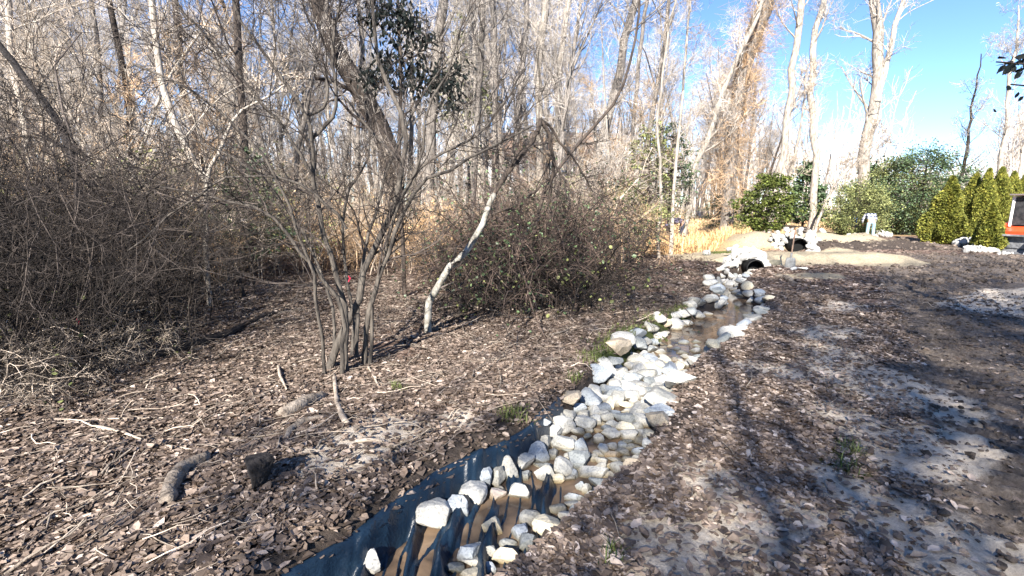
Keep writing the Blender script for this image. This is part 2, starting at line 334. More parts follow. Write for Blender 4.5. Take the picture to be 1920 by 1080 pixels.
def zones(x, y):
    sd, par = chan(x, y)
    n = fbm(x, y, 1.3, 20)-.5
    sand = np.maximum(box(x, y, (PADC[0], PADC[1]), 3.5, 1.75, .03, .2), box(x, y, (C2[0]+1.2, C2[1]+1.8), 3.4, 1.5, .12, .25))
    sand = np.maximum(sand, img_band([(1600,492,.8),(1690,496,.5),(1720,492,.3)], x, y))
    sand = np.maximum(sand, .8*img_band([(1480,520,.35),(1540,520,.5)], x, y))
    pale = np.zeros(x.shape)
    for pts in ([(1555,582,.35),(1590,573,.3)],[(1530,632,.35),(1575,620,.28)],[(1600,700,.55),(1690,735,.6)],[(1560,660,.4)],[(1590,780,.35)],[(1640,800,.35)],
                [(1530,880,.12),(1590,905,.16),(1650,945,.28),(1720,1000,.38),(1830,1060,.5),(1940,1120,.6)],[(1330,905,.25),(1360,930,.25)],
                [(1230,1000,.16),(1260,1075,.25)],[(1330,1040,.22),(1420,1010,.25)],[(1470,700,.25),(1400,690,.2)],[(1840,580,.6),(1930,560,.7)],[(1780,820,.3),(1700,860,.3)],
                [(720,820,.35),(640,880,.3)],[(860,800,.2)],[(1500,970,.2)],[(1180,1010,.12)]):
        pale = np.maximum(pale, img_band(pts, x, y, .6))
    q0 = x-3.2; q1 = y-2.8; lat = q0*TDIR[1]-q1*TDIR[0]
    mud = sstep(-.75, -.25, lat+n*.9)*sstep(1.3, 2.5, y)*sstep(17.5, 15, y)
    mud = np.maximum(mud, img_band([(1690,462,1.0),(1800,465,1.2)], x, y))
    straw = img_band([(1240,470,1.5),(1330,462,2.5),(1420,452,3.5)], x, y, .4)
    px, py = proj(x, y, 0*x)
    straw = np.maximum(straw, sstep(24, 28, y)*sstep(6, 12, x))
    dirt_shade = sstep(-2.0, -1.2, sd+n*1.2)*sstep(-.7, -1.0, sd)*sstep(8.5, 6, par)
    dirt_shade = np.maximum(dirt_shade, .9*img_band([(1240,800,.25),(1290,690,.18)], x, y))
    dirt_shade = np.maximum(dirt_shade, sstep(1.15, .95, np.abs(sd)))
    dirt_shade = np.maximum(dirt_shade, img_band([(1545,472,.6),(1620,470,.7),(1700,468,.6),(1770,470,.5)], x, y))  # far band: dark mound soil, with the shadow across it painted in
    green = img_band([(1140,668,.22),(1180,635,.25),(1240,600,.25),(1300,580,.2)], x, y, .5)*(sd < -.9)
    green = np.maximum(green, .6*img_band([(1600,840,.22),(1580,900,.2)], x, y))
    return [np.clip(v, 0, 1) for v in (sand, mud, pale, straw, dirt_shade, green)]
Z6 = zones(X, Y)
nyy, nxx = X.shape
ii = np.arange(nyy*nxx).reshape(nyy, nxx)
Fg = np.stack([ii[:-1, :-1], ii[:-1, 1:], ii[1:, 1:], ii[1:, :-1]], -1).reshape(-1, 4)
def ground_mat():
    m = bpy.data.materials.new('ground_soil'); m.use_nodes = True; nt = m.node_tree; N = nt.nodes; L = nt.links; b = N['Principled BSDF']; b.inputs['Roughness'].default_value = .9; b.inputs['Specular IOR Level'].default_value = .2
    tc = N.new('ShaderNodeTexCoord'); O = tc.outputs['Object']
    def noise(s, d=6, r=.6):
        n = N.new('ShaderNodeTexNoise'); n.inputs['Scale'].default_value = s; n.inputs['Detail'].default_value = d; n.inputs['Roughness'].default_value = r; L.new(O, n.inputs['Vector']); return n.outputs[0]
    def ramp(src, *els):
        r = N.new('ShaderNodeValToRGB'); cr = r.color_ramp
        cr.elements[0].position = els[0][0]; cr.elements[0].color = (*els[0][1], 1); cr.elements[1].position = els[-1][0]; cr.elements[1].color = (*els[-1][1], 1)
        for p, c in els[1:-1]: e = cr.elements.new(p); e.color = (*c, 1)
        L.new(src, r.inputs[0]); return r.outputs[0]
    n_f = noise(22, 8, .7); n_m = noise(3.5, 6); n_e = noise(6, 8, .75)
    vor = N.new('ShaderNodeTexVoronoi'); vor.inputs['Scale'].default_value = 17; L.new(O, vor.inputs['Vector'])
    vr = N.new('ShaderNodeSeparateColor'); L.new(vor.outputs['Color'], vr.inputs[0])
    litter = ramp(vr.outputs[0], (0,(.05,.034,.028)), (.45,(.13,.088,.068)), (.75,(.26,.18,.14)), (1,(.46,.36,.30)))
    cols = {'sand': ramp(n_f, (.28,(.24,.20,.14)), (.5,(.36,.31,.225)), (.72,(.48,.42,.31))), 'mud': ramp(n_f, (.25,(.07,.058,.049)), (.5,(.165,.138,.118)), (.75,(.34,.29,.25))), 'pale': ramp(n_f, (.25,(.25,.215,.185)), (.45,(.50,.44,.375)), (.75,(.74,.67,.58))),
            'straw': ramp(n_f, (.3,(.26,.17,.09)), (.7,(.55,.40,.24))), 'dirt_shade': ramp(n_f, (.3,(.03,.024,.02)), (.7,(.11,.088,.075))), 'green': ramp(n_f, (.3,(.03,.045,.012)), (.7,(.10,.12,.04)))}
    cur = litter
    sepA = N.new('ShaderNodeSeparateColor'); a = N.new('ShaderNodeAttribute'); a.attribute_name = 'zoneA'; L.new(a.outputs['Color'], sepA.inputs[0])
    sepB = N.new('ShaderNodeSeparateColor'); a2 = N.new('ShaderNodeAttribute'); a2.attribute_name = 'zoneB'; L.new(a2.outputs['Color'], sepB.inputs[0])
    facs = {}
    for nm, src in (('straw', sepB.outputs[0]), ('dirt_shade', sepB.outputs[1]), ('green', sepB.outputs[2]), ('mud', sepA.outputs[1]), ('pale', sepA.outputs[2]), ('sand', sepA.outputs[0])):
        ad = N.new('ShaderNodeMath'); ad.operation = 'ADD'; L.new(src, ad.inputs[0]); L.new(n_e, ad.inputs[1])
        mr = N.new('ShaderNodeMapRange'); mr.inputs[1].default_value = .88; mr.inputs[2].default_value = 1.12; L.new(ad.outputs[0], mr.inputs[0]); facs[nm] = mr.outputs[0]
        mx = N.new('ShaderNodeMix'); mx.data_type = 'RGBA'; L.new(mr.outputs[0], mx.inputs[0]); L.new(cur, mx.inputs[6]); L.new(cols[nm], mx.inputs[7]); cur = mx.outputs[2]
    L.new(cur, b.inputs['Base Color'])
    b1 = N.new('ShaderNodeBump'); b1.inputs['Strength'].default_value = .9; b1.inputs['Distance'].default_value = .03; L.new(n_f, b1.inputs['Height'])
    b2 = N.new('ShaderNodeBump'); b2.inputs['Strength'].default_value = .6; b2.inputs['Distance'].default_value = .05; L.new(n_e, b2.inputs['Height']); L.new(b1.outputs[0], b2.inputs['Normal'])
    L.new(b2.outputs[0], b.inputs['Normal']); return m
gm = mesh_from('ground', np.stack([X, Y, H], -1), Fg, ground_mat(), True)
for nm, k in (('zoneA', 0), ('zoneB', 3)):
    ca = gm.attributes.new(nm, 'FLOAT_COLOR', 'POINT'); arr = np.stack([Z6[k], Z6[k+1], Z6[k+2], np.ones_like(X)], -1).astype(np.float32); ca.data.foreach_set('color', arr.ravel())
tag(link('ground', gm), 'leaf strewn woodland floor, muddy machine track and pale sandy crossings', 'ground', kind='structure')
# ------------------------------------------------------------------ stream water
WZ = -.20
def resample(P, n):
    s = np.concatenate([[0], np.cumsum(np.linalg.norm(np.diff(P, axis=0), axis=1))]); q = np.linspace(0, s[-1], n); return np.stack([np.interp(q, s, P[:, i]) for i in range(P.shape[1])], 1)
CW = resample(np.column_stack([CEN, HW]), 220); tg = norm(np.gradient(CW[:, :2], axis=0)); nr = np.stack([tg[:, 1], -tg[:, 0]], 1)
def ribbon(scale, nw, zf, i0=0, i1=220):
    T = np.linspace(-1, 1, nw); c = CW[i0:i1]; n_ = nr[i0:i1]
    P = c[:, None, :2]+n_[:, None]*(T[None, :, None]*scale)*c[:, None, 2:3]
    z = zf(P[..., 0], P[..., 1], np.broadcast_to(T, P.shape[:2]), np.broadcast_to(np.arange(i0, i1)[:, None], P.shape[:2]))
    V = np.concatenate([P, z[..., None]], -1); a, b_ = P.shape[:2]; ii = np.arange(a*b_).reshape(a, b_)
    return V, np.stack([ii[:-1, :-1], ii[:-1, 1:], ii[1:, 1:], ii[1:, :-1]], -1).reshape(-1, 4)
def water_mat():
    m = bpy.data.materials.new('muddy_water'); m.use_nodes = True; nt = m.node_tree; N = nt.nodes; L = nt.links; b = N['Principled BSDF']
    b.inputs['Roughness'].default_value = .04; b.inputs['IOR'].default_value = 1.33; b.inputs['Specular IOR Level'].default_value = .6
    tc = N.new('ShaderNodeTexCoord'); n = N.new('ShaderNodeTexNoise'); n.inputs['Scale'].default_value = 3.2; n.inputs['Detail'].default_value = 6; n.inputs['Distortion'].default_value = 1.0; L.new(tc.outputs['Object'], n.inputs['Vector'])
    r = N.new('ShaderNodeValToRGB'); r.color_ramp.elements[0].position = .38; r.color_ramp.elements[0].color = (.060,.046,.038,1); r.color_ramp.elements[1].position = .66; r.color_ramp.elements[1].color = (.25,.175,.115,1); L.new(n.outputs[0], r.inputs[0]); L.new(r.outputs[0], b.inputs['Base Color'])
    n2 = N.new('ShaderNodeTexNoise'); n2.inputs['Scale'].default_value = 14; L.new(tc.outputs['Object'], n2.inputs['Vector']); bp = N.new('ShaderNodeBump'); bp.inputs['Strength'].default_value = .06; bp.inputs['Distance'].default_value = .01; L.new(n2.outputs[0], bp.inputs['Height']); L.new(bp.outputs[0], b.inputs['Normal'])
    return m
V, Fw = ribbon(1.0, 12, lambda x, y, t, i: np.full(x.shape, WZ))
tag(link('stream_water', mesh_from('stream_water', V, Fw, water_mat(), True)), 'shallow muddy brown water of the little stream', 'water', kind='structure')
# ------------------------------------------------------------------ geotextile liner in the foreground channel
LI1 = int(220*.60)
CWf = resample(np.column_stack([CEN, HW])[:8], 260); tgf = norm(np.gradient(CWf[:, :2], axis=0)); nrf = np.stack([tgf[:, 1], -tgf[:, 0]], 1)
T = np.linspace(-1, 1, 90); ex = np.where(T < 0, 1.10, .98)
edge = 1+.05*(vnoise(np.arange(260)*.07, np.zeros(260), 1, 3)-.5)[:, None]
P = CWf[:, None, :2]+nrf[:, None]*((T*ex)[None, :, None]*edge[..., None])*CWf[:, None, 2:3]
base = height(P[..., 0], P[..., 1]); S = np.linspace(0, 1, 260)[:, None]*np.ones_like(base); TT = T[None]*np.ones_like(base)
hwf = CWf[:, 2:3]; u = TT*hwf+S*2.0; vv = S*3.0
wv = lambda f, o, wp: np.abs(np.sin((u*f+(fbm(u, vv, 1.6, o, 3)-.5)*wp)))
fold = (1-wv(12, 3, 6))**1.3*.115*sstep(.22, .55, fbm(u*2.2, vv*1.1, 2.0, 8, 2))+(1-wv(29, 7, 9))**2.6*.045+(1-wv(61, 17, 12))**2*.014
inner = sstep(1.0, .86, np.abs(TT))
fold = fold*sstep(.80, .62, S)
zz = base+.012+fold*inner*1.0+.01*fold
zz = np.where(np.abs(TT) < .8, np.maximum(zz, -.228+fold), zz)
V = np.concatenate([P, zz[..., None]], -1); ii = np.arange(260*90).reshape(260, 90)
lm = mesh_from('geotextile', V, np.stack([ii[:-1, :-1], ii[:-1, 1:], ii[1:, 1:], ii[1:, :-1]], -1).reshape(-1, 4), M['geotextile'], True)
ln = tag(link('geotextile_liner', lm), 'dark blue fabric liner lying in wet folds along the stream bed', 'liner')
sd_ = ln.modifiers.new('thickness', 'SOLIDIFY'); sd_.thickness = .004
# ------------------------------------------------------------------ stones
def ico(sub):
    import bmesh
    bm = bmesh.new(); bmesh.ops.create_icosphere(bm, subdivisions=sub, radius=1); V = np.array([v.co[:] for v in bm.verts]); F = np.array([[v.index for v in f.verts] for f in bm.faces]); bm.free(); return V, F
ICO4 = ico(5); ICO3 = ico(3); ICO2 = ico(2)
def stone_mesh(seed, base, planes=13, blunt=.0, rough=.05):
    r = np.random.default_rng(seed); V, F = base[0].copy(), base[1]
    for _ in range(planes):
        n = norm(r.normal(size=3)); d = r.uniform(.42, .80)
        V -= np.maximum(0, V@n-d)[:, None]*n*(1-blunt)
    for k_, a_ in ((2.1, .06), (5, rough), (11, rough*.45)):
        o = r.uniform(0, 50, 3)
        nz = fbm(V[:, 0]*k_+o[0]+V[:, 2]*1.7*k_, V[:, 1]*k_+o[1]-V[:, 2]*.9*k_, 1, int(o[2]), 2)-.5
        V = V*(1+nz[:, None]*a_*2)
    V -= (V.max(0)+V.min(0))/2; V /= np.abs(V).max(0)
    return V, F
STV = []
for i in range(16):
    V, F = stone_mesh(100+i, ICO4, planes=11+i % 6, blunt=.02 if i % 3 else .2, rough=.035)
    STV.append(mesh_from('stone', V*.5, F, M['granite'], True))
STVL = []
for i in range(10):
    V, F = stone_mesh(200+i, ICO3, planes=10, blunt=.1)
    STVL.append(mesh_from('small_stone', V*.5, F, M['granite'], True))
TONE = {'white': (.58,.57,.53), 'pale': (.46,.45,.41), 'blue': (.44,.48,.52), 'grey': (.33,.35,.35), 'dark': (.22,.25,.29), 'cream': (.72,.65,.50), 'tan': (.50,.42,.32), 'pink': (.60,.52,.46)}
nstone = 0
def stone(x, y, z, dims, tone, label, group, rz=0, rx=0, ry=0, hi=True):
    global nstone
    me = random.choice(STV if hi else STVL)
    o = link('riprap_stone', me); o.location = (x, y, z); o.scale = dims; o.rotation_euler = (rx, ry, rz)
    j = random.uniform(.9, 1.1); o.color = (*[min(c*j, .85) for c in TONE[tone]], 1); nstone += 1
    tag(o, label, 'stone', group); return o
SG = 'riprap stones lining the stream'
hand = [ # px, py, wpx, hpx, tone, label
(694,1050,34,42,'white','lone pale stone on the bare blue liner, lowest left of all'),
(806,958,68,55,'white','largest pale boulder, leftmost of the left edge row on the liner'),
(857,951,40,50,'blue','pointed pale blue stone right beside the largest boulder'),
(887,927,47,49,'white','pale triangular block third in the left edge row'),
(910,900,27,44,'blue','narrow upright bluish stone fourth in the left edge row'),
(932,895,29,46,'pale','tall greenish pale oval stone beside the narrow upright one'),
(951,879,34,49,'pale','tall rounded grey stone leaning behind the oval stone'),
(979,868,43,36,'white','broad white block above a small round stone on the left edge'),
(983,893,27,21,'grey','small round grey stone below a broad white block'),
(931,930,33,24,'pink','flat pinkish jagged stone lying low in the muddy water'),
(974,920,36,36,'white','cubic white stone standing alone in the brown water'),
(923,985,35,38,'cream','yellowish triangular stone standing alone among the liner folds'),
(882,1035,45,41,'blue','tilted blue grey slab at the water edge, bottom of the picture'),
(886,1055,38,26,'white','bright white oval stone lying against the tilted slab'),
(851,1068,34,25,'grey','greenish grey stone at the bottom edge beside the brown water'),
(879,1078,34,22,'pale','pale stone cut by the bottom edge below the white oval'),
(914,1067,29,31,'blue','bluish white stone at the bottom edge against the leaves'),
(915,1037,42,31,'pale','flat pale stone between the tilted slab and a cream block'),
(947,1043,46,36,'cream','large cream coloured block half buried in dark leaves'),
(953,1021,31,20,'blue','small pale blue stone above the cream block'),
(988,1017,31,37,'grey','smooth upright grey stone at the edge of the leaves'),
(975,1000,28,31,'blue','light blue stone leaning on the smooth upright grey one'),
(1023,989,48,45,'cream','big speckled cream stone on the lower right edge'),
(995,973,41,30,'pale','square pale stone over the liner left of the speckled cream one'),
(1045,956,33,22,'pale','low rounded pale stone next to a small white wedge'),
(1062,970,28,25,'white','small white wedge at the edge of the dark leaves'),
(1084,950,46,22,'white','broad white triangular stone above the small white wedge'),
(1079,934,37,22,'blue','bluish stone behind the broad white triangle'),
(1116,933,36,24,'white','white angular stone below a big dull grey one'),
(1128,909,45,33,'grey','big dull grey block on the right edge by the leaves'),
(1100,917,18,29,'white','thin upright white stone left of the dull grey block'),
(1088,913,18,22,'blue','small bluish stone beside the thin upright one'),
(1109,886,58,27,'white','long white stone lying across the end of the pool'),
(1134,891,31,16,'white','flat white stone at the right end of the long one'),
(1159,880,26,26,'pale','pale block at the right edge over the long white stone'),
(1151,864,26,17,'pale','low pale stone just above the pale edge block'),
(1151,853,30,18,'tan','rounded tan stone right of the dark pool'),
(1147,838,20,19,'white','upright white stone at the right rim of the dark pool'),
(1167,848,25,18,'pale','grey green oval stone right of the pool rim'),
(1199,847,31,22,'blue','flat blue stone on the right edge by the leaf bank'),
(1173,830,31,13,'grey','long thin grey stone right of the pool'),
(1215,833,20,22,'white','white stone at the right edge above the flat blue one'),
(1178,817,36,23,'white','blocky white stone at the upper right of the pool'),
(1209,816,31,20,'white','wide white stone on the right edge with a notched top'),
(1224,798,29,14,'pale','flat pale slab jutting over the right leaf bank'),
(1207,789,44,27,'white','large flat white stone on the right edge below a cream one'),
(1218,773,29,17,'cream','cream stone on the right edge over the large flat one'),
(1171,802,34,27,'cream','cream stone with a brown underside near the pool head'),
(1151,798,29,22,'pale','pale wedge pointing down at the pool head'),
(1177,772,25,16,'white','small bright stone in the middle above the pool head'),
(1137,805,18,16,'dark','small dark blue stone at the head of the pool'),
(1120,810,18,10,'tan','tiny tan stone half under water at the pool head'),
(1097,794,36,34,'white','big white cube at the upper left of the pool'),
(1116,787,22,29,'white','white stone leaning on the right of the big white cube'),
(1138,784,25,24,'pale','round pale stone above the small dark one'),
(1153,777,20,18,'dark','dark grey stone right of the round pale one'),
(1130,767,31,22,'dark','blue black stone, darkest in the middle of the stones'),
(1112,767,18,18,'white','small pointed white stone beside the blue black one'),
(1083,767,31,25,'blue','smooth bluish stone on the left edge above the big cube'),
(1063,784,29,31,'pale','pale stone squeezed behind the long angular block'),
(1053,799,44,47,'white','long angular block slanting down on the left edge'),
(1037,809,33,29,'white','angular white stone left below the long slanting block'),
(1022,830,29,36,'pale','egg shaped greenish stone on the left edge'),
(1054,833,39,34,'white','white stone with a broken brown underside, left of the pool'),
(1088,836,27,32,'blue','stone with a pointed top standing in the dark pool'),
(1004,846,44,42,'blue','deep blue stone, bluest on the left edge'),
(1084,864,38,38,'grey','grey blue boulder in the middle of the stream below the pool'),
(1057,877,36,40,'white','pale egg shaped stone before the grey blue boulder'),
(1021,887,37,36,'pale','pale faceted stone standing in brown water mid stream'),
(1066,847,24,14,'grey','flat grey stone tucked behind the grey blue boulder')]
placed = []
for px, py, wp, hp, tn, lb in hand:
    zc = -.08
    for _ in range(24):
        p = gp(px, py, zc); t = np.linalg.norm(p-np.array([0, 0, CAMH])); dep = p[1]*CP+(CAMH-zc)*SP
        W = wp*dep/F_PX; Hh = hp*dep/F_PX; el = math.atan2(CAMH-zc, math.hypot(p[0], p[1]))
        Dp = min(W, Hh)*1.05; Hz = max(Hh*.92, .05)
        fl = max(hz(p[0], p[1])-.02, -.225)+(.05 if lb.startswith('lone') else 0); zc = zc*.5+.5*(fl+Hz*.46)
    stone(p[0], p[1], zc, (W*1.16, Dp*1.08, Hz*1.05), tn, lb, SG, rz=math.atan2(-p[0], p[1])+random.uniform(-.25, .25), rx=random.uniform(-.25, .25), ry=random.uniform(-.2, .2))
    placed.append((p[0], p[1], W*.5))
# packed riprap upstream
rows = []
def pack(y0, y1, cnt, lo, hi, rmin, rmax, edgebig):
    k = 0; tries = 0; r = np.random.default_rng(int(y0*10))
    while k < cnt and tries < cnt*60:
        tries += 1
        s = r.uniform(y0, y1); i = int(s); f = s-i; c = CEN[i]*(1-f)+CEN[min(i+1, len(CEN)-1)]*f; n_ = nrm[i]*(1-f)+nrm[min(i+1, len(CEN)-1)]*f; hw = HW[i]*(1-f)+HW[min(i+1, len(CEN)-1)]*f
        t = r.uniform(lo, hi)*(1 if r.random() < .5 else -1) if lo > 0 else r.uniform(-hi, hi)
        x, y = c+n_*t*hw; rad = r.uniform(rmin, rmax)*(1.08 if abs(t) > .68 and edgebig else 1)
        if y > C1[1]-1.2 and abs(x-C1[0]) < .34: continue
        if all((x-a)**2+(y-b)**2 > ((rad+q)*.70)**2 for a, b, q in placed):
            placed.append((x, y, rad)); rows.append((x, y, rad, t, s)); k += 1
pack(4.6, 6.8, 26, .66, 1.0, .045, .075, False)
pack(5.4, 6.8, 22, .0, .66, .035, .06, False)
pack(6.75, 9.3, 32, .8, 1.06, .095, .14, True)
pack(6.9, 9.2, 105, 0, .8, .062, .112, False)
pack(9.2, 13.2, 62, .84, 1.08, .085, .13, True)
pack(9.2, 10.0, 16, 0, .75, .05, .085, False)
pack(13.0, 16.0, 34, .7, 1.35, .07, .12, True)
pack(6.75, 9.3, 20, .0, .95, .03, .055, False)
def sect(s): return 'below the bend' if s < 8 else 'half way to the bend' if s < 9.4 else 'along the still pool' if s < 12 else 'between the pool and the near culvert'
for x, y, rad, t, s in rows:
    tn = random.choices(['white', 'pale', 'blue', 'cream', 'grey', 'dark', 'tan'], [32, 28, 11, 9, 12, 5 if abs(t) < .6 else 0, 3])[0]
    fl = max(hz(x, y), -.24)
    hgt = rad*random.uniform(.95, 1.35)
    where = ('left edge row ' if t < -.68 else 'right edge row ' if t > .68 else 'middle of the bed ')+sect(s)
    siz = 'large' if rad > .115 else 'medium' if rad > .075 else 'small'
    col = {'white': 'white', 'pale': 'pale grey', 'blue': 'bluish', 'cream': 'cream', 'grey': 'dull grey', 'dark': 'dark grey', 'tan': 'tan'}[tn]
    a = math.atan2(CEN[min(int(s)+1, 16)][1]-CEN[int(s)][1], CEN[min(int(s)+1, 16)][0]-CEN[int(s)][0])
    stone(x, y, fl+hgt*.36+(.035 if abs(t) < .68 and s < 9.4 else 0), (rad*2.25*random.uniform(.9, 1.2), rad*1.8, hgt*1.25), tn, f'{siz} {col} stone in the {where}', SG, rz=random.uniform(0, PI) if abs(t) < .68 else a+PI/2+random.uniform(-.5, .5), rx=random.uniform(-.3, .3), ry=random.uniform(-.3, .3), hi=s < 9.4)
# headwall stones round the culvert mouths
def headwall(c, R, n, zc, label, layers=3, spread=1.0, right=1.0):
    r = np.random.default_rng(int(c[0]*100))
    for L_ in range(layers):
        m = int(n*(1+.3*L_)/layers)
        for k in range(m):
            a = PI*(-.12+1.24*(k+.5+r.uniform(-.2, .2))/m); rr = R+.13+.16*L_
            x = c[0]+math.cos(a)*rr*(1.25 if math.cos(a) < 0 else right); z = zc+math.sin(a)*rr*.9
            y = c[1]+.06+.10*L_+r.uniform(-.03, .03)
            tn = r.choice(['white', 'grey', 'pale', 'pale', 'cream'])
            if nstone < 297:
                stone(x, y, z, (.17*r.uniform(.7, 1.4)*spread, .14, .115*r.uniform(.7, 1.4)*spread), tn, label, 'stones of the '+('near' if c is C1 else 'far')+' culvert headwall', ry=r.uniform(-.6, .6), rx=r.uniform(-.3, .3), rz=r.uniform(-.4, .4), hi=False)
            else: FAR.append((x, y, z, .20*r.uniform(.8, 1.3)*spread))
FAR = []
Z1 = at(1408, 500, C1[1])[2]; Z2 = at(1491, 461, C2[1])[2]
headwall(C1, .20, 30, Z1-.02, 'white stone packed round the mouth of the near culvert', 2)
headwall(C2, .27, 26, Z2-.04, 'white stone packed round the mouth of the far culvert', 3, 1.1, 1.5)
r = np.random.default_rng(5)
for k in range(26):   # apron left of the near mouth
    p = gp(r.uniform(1352, 1384), r.uniform(490, 518)); FAR.append((p[0], p[1]-.1, hz(p[0], p[1])+.04+max(0, p[1]-13)*.12, r.uniform(.14, .24)))
for k in range(30):
    p = gp(r.uniform(1500, 1545), r.uniform(456, 478)); FAR.append((p[0], p[1], hz(p[0], p[1])+.06, r.uniform(.18, .32)))
def heap(cx, cy, hw, hh, n, sz=.2):   # pixel heap on the ground
    for k in range(n):
        a, b = r.uniform(-1, 1), r.uniform(-1, 1); p = gp(cx+a*hw, cy+b*hh*.6); FAR.append((p[0], p[1], hz(p[0], p[1])+.05+(1-abs(a))*r.uniform(0, 1)*hh*.9*p[1]/F_PX, r.uniform(.7, 1.3)*sz))
heap(1690, 433, 34, 8, 130, .22); heap(1652, 443, 18, 7, 60, .24); heap(1602, 446, 12, 3, 14, .24); heap(1840, 473, 32, 4, 60, .2); heap(1806, 458, 18, 14, 120, .22); heap(1885, 479, 14, 2, 8, .12)
g = Geo()
for i, (x, y, z, s) in enumerate(FAR):
    V, F = stone_mesh(900+i % 12, ICO2, 9, .1) if i < 12 else (FARC[i % 12])
    if i == 0: FARC = []
    if i < 12: FARC.append((V, F))
    R_ = np.array(Euler(r.uniform(0, 6, 3)).to_matrix()); g.add((V*np.array([s, s*.8, s*.7])*.55)@R_.T+np.array([x, y, z]), F)
frm = mat('white_stone', (.30,.30,.295), (.52,.52,.50), 3, .8, .3, 30); o = link('white_riprap', g.mesh('white_riprap', frm, False)); tag(o, 'heaps of white riprap stone behind the crossings and by the hedge', 'stones', kind='stuff')
# ------------------------------------------------------------------ culverts
def culvert(c, z, R, label, ang):
    t = thing('culvert_pipe', label, 'culvert', (c[0], c[1], z-R), ang)
    k = 40; an = np.arange(k)*2*PI/k; g = Geo(); prof = []
    ys = np.linspace(-.34, .85, 36)
    for y in ys: prof.append((y, R+.012*math.sin((y+.1)*2*PI/.075)))
    for y in ys[::-1]: prof.append((y, R-.03))
    V = np.array([[math.cos(a)*r_, y, R+math.sin(a)*r_] for y, r_ in prof for a in an]); n = len(prof)
    F = [[i*k+j, i*k+(j+1) % k, ((i+1) % n)*k+(j+1) % k, ((i+1) % n)*k+j] for i in range(n) for j in range(k)]
    g.add(V, F); link('pipe_wall', g.mesh('pipe_wall', M['pipe_black'], True), t)
    g = Geo(); g.add(np.array([[math.cos(a)*(R-.031), -.03, R+math.sin(a)*(R-.031)] for a in an]+[[0, -.03, R]]), [[j, (j+1) % k, k] for j in range(k)]); link('pipe_dark_disc', g.mesh('pipe_dark_disc', M['pipe_black']), t)  # black disc behind the mouth stands in for the dark depth of the pipe
culvert(C1, Z1, .22, 'black corrugated culvert pipe under the near sandy crossing', -.15)
culvert(C2, Z2, .30, 'black culvert pipe under the far sandy crossing, behind the shovel', -.1)
# ------------------------------------------------------------------ leaf litter
def litter(n, xr, yr, size, seed, name, dens):
    r = np.random.default_rng(seed)
    x = r.uniform(*xr, n); y = r.uniform(yr[0]**.6, yr[1]**.6, n)**(1/.6)
    px, py = proj(x, y, 0*x); keep = (px > -80) & (px < 2000) & (py < 1150)
    x, y = x[keep], y[keep]; z6 = zones(x, y); sd, par = chan(x, y)
    p = dens(x, y, z6, sd, par); keep = r.random(len(x)) < p; x, y = x[keep], y[keep]; z = height(x, y); K = len(x); sd_k = chan(x, y)[0]
    t = np.array([[0,0,0],[.22,.20,.05],[.62,.27,.07],[1,0,.02],[.62,-.27,.07],[.22,-.20,.05],[.30,0,-.02],[.66,0,-.01]])
    F1 = np.array([[0,6,1,1],[1,6,7,2],[2,7,3,3],[0,5,6,6],[5,4,7,6],[4,3,7,7]])
    sc_ = size*np.clip(r.lognormal(0, .42, K), .35, 2.2); asp = r.uniform(.7, 1.5, K); curl = r.normal(0, .35, K)
    L_ = np.repeat(t[None], K, 0)-np.array([.5, 0, 0]); L_[..., 1] *= asp[:, None]
    L_[..., 2] = L_[..., 2]*(r.normal(.6, 1.4, K))[:, None]+curl[:, None]*(L_[..., 0]**2)+r.normal(0, .035, (K, 8)); L_ *= sc_[:, None, None]
    ti = np.abs(r.normal(0, .26, K)); ta = r.uniform(0, 2*PI, K); yaw = r.uniform(0, 2*PI, K)
    c, s = np.cos(yaw)[:, None], np.sin(yaw)[:, None]; Q = np.stack([L_[..., 0]*c-L_[..., 1]*s, L_[..., 0]*s+L_[..., 1]*c, L_[..., 2]], -1)
    ax = np.stack([np.cos(ta), np.sin(ta), 0*ta], -1)[:, None]; ct, st = np.cos(ti)[:, None, None], np.sin(ti)[:, None, None]
    Q = Q*ct+np.cross(np.broadcast_to(ax, Q.shape), Q)*st+ax*(Q*ax).sum(-1, keepdims=True)*(1-ct)
    Q += np.stack([x, y, z+.008+r.random(K)*.014], -1)[:, None]
    quads = (np.arange(K)[:, None, None]*8+F1[[1, 4]][None]).reshape(-1, 4)
    tris = (np.arange(K)[:, None, None]*8+np.array([[0,6,1],[2,7,3],[0,5,6],[4,3,7]])[None]).reshape(-1, 3)
    q2 = (np.arange(K)[:, None, None]*8+np.array([[1,6,7,2],[5,4,7,6]])[None]).reshape(-1, 4)
    me = mesh_from(name, Q, [q2, tris], M['leaf'], False)
    tint = np.repeat(np.clip(r.beta(1.7, 2.3, K)+r.normal(0, .05, K)+.10*(sd_k > 0), 0, 1), 8).astype(np.float32)
    me.attributes.new('tint', 'FLOAT', 'POINT').data.foreach_set('value', tint)
    return me
def dens_near(x, y, z6, sd, par):
    sand, mud, pale, straw, dirt_shade, green = z6
    cl = fbm(x, y, 1.1, 33, 3)
    return np.clip((1-sand)*(1-.95*mud)*(1-.84*pale)*(1-.72*dirt_shade)*(1-.6*green)*sstep(.30, .48, cl+.12)*((sd > 1.0) | (sd < -1.0))*1.0, 0, 1)
tag(link('leaf_litter', litter(480000, (-9.5, 9.5), (1.6, 9.0), .039, 1, 'leaf_litter', dens_near)), 'fallen brown leaves covering the wood floor and the stream bank', 'leaves', kind='stuff')
tag(link('leaf_litter', litter(170000, (-22, 15), (8.5, 22), .06, 2, 'leaf_litter', lambda x, y, z6, sd, par: dens_near(x, y, z6, sd, par)*(1-.7*z6[3])*np.where(x > 7, .5, 1)*np.where((x>6)&(y>14),.25,1))), 'fallen brown leaves further back among the trees', 'leaves', kind='stuff')
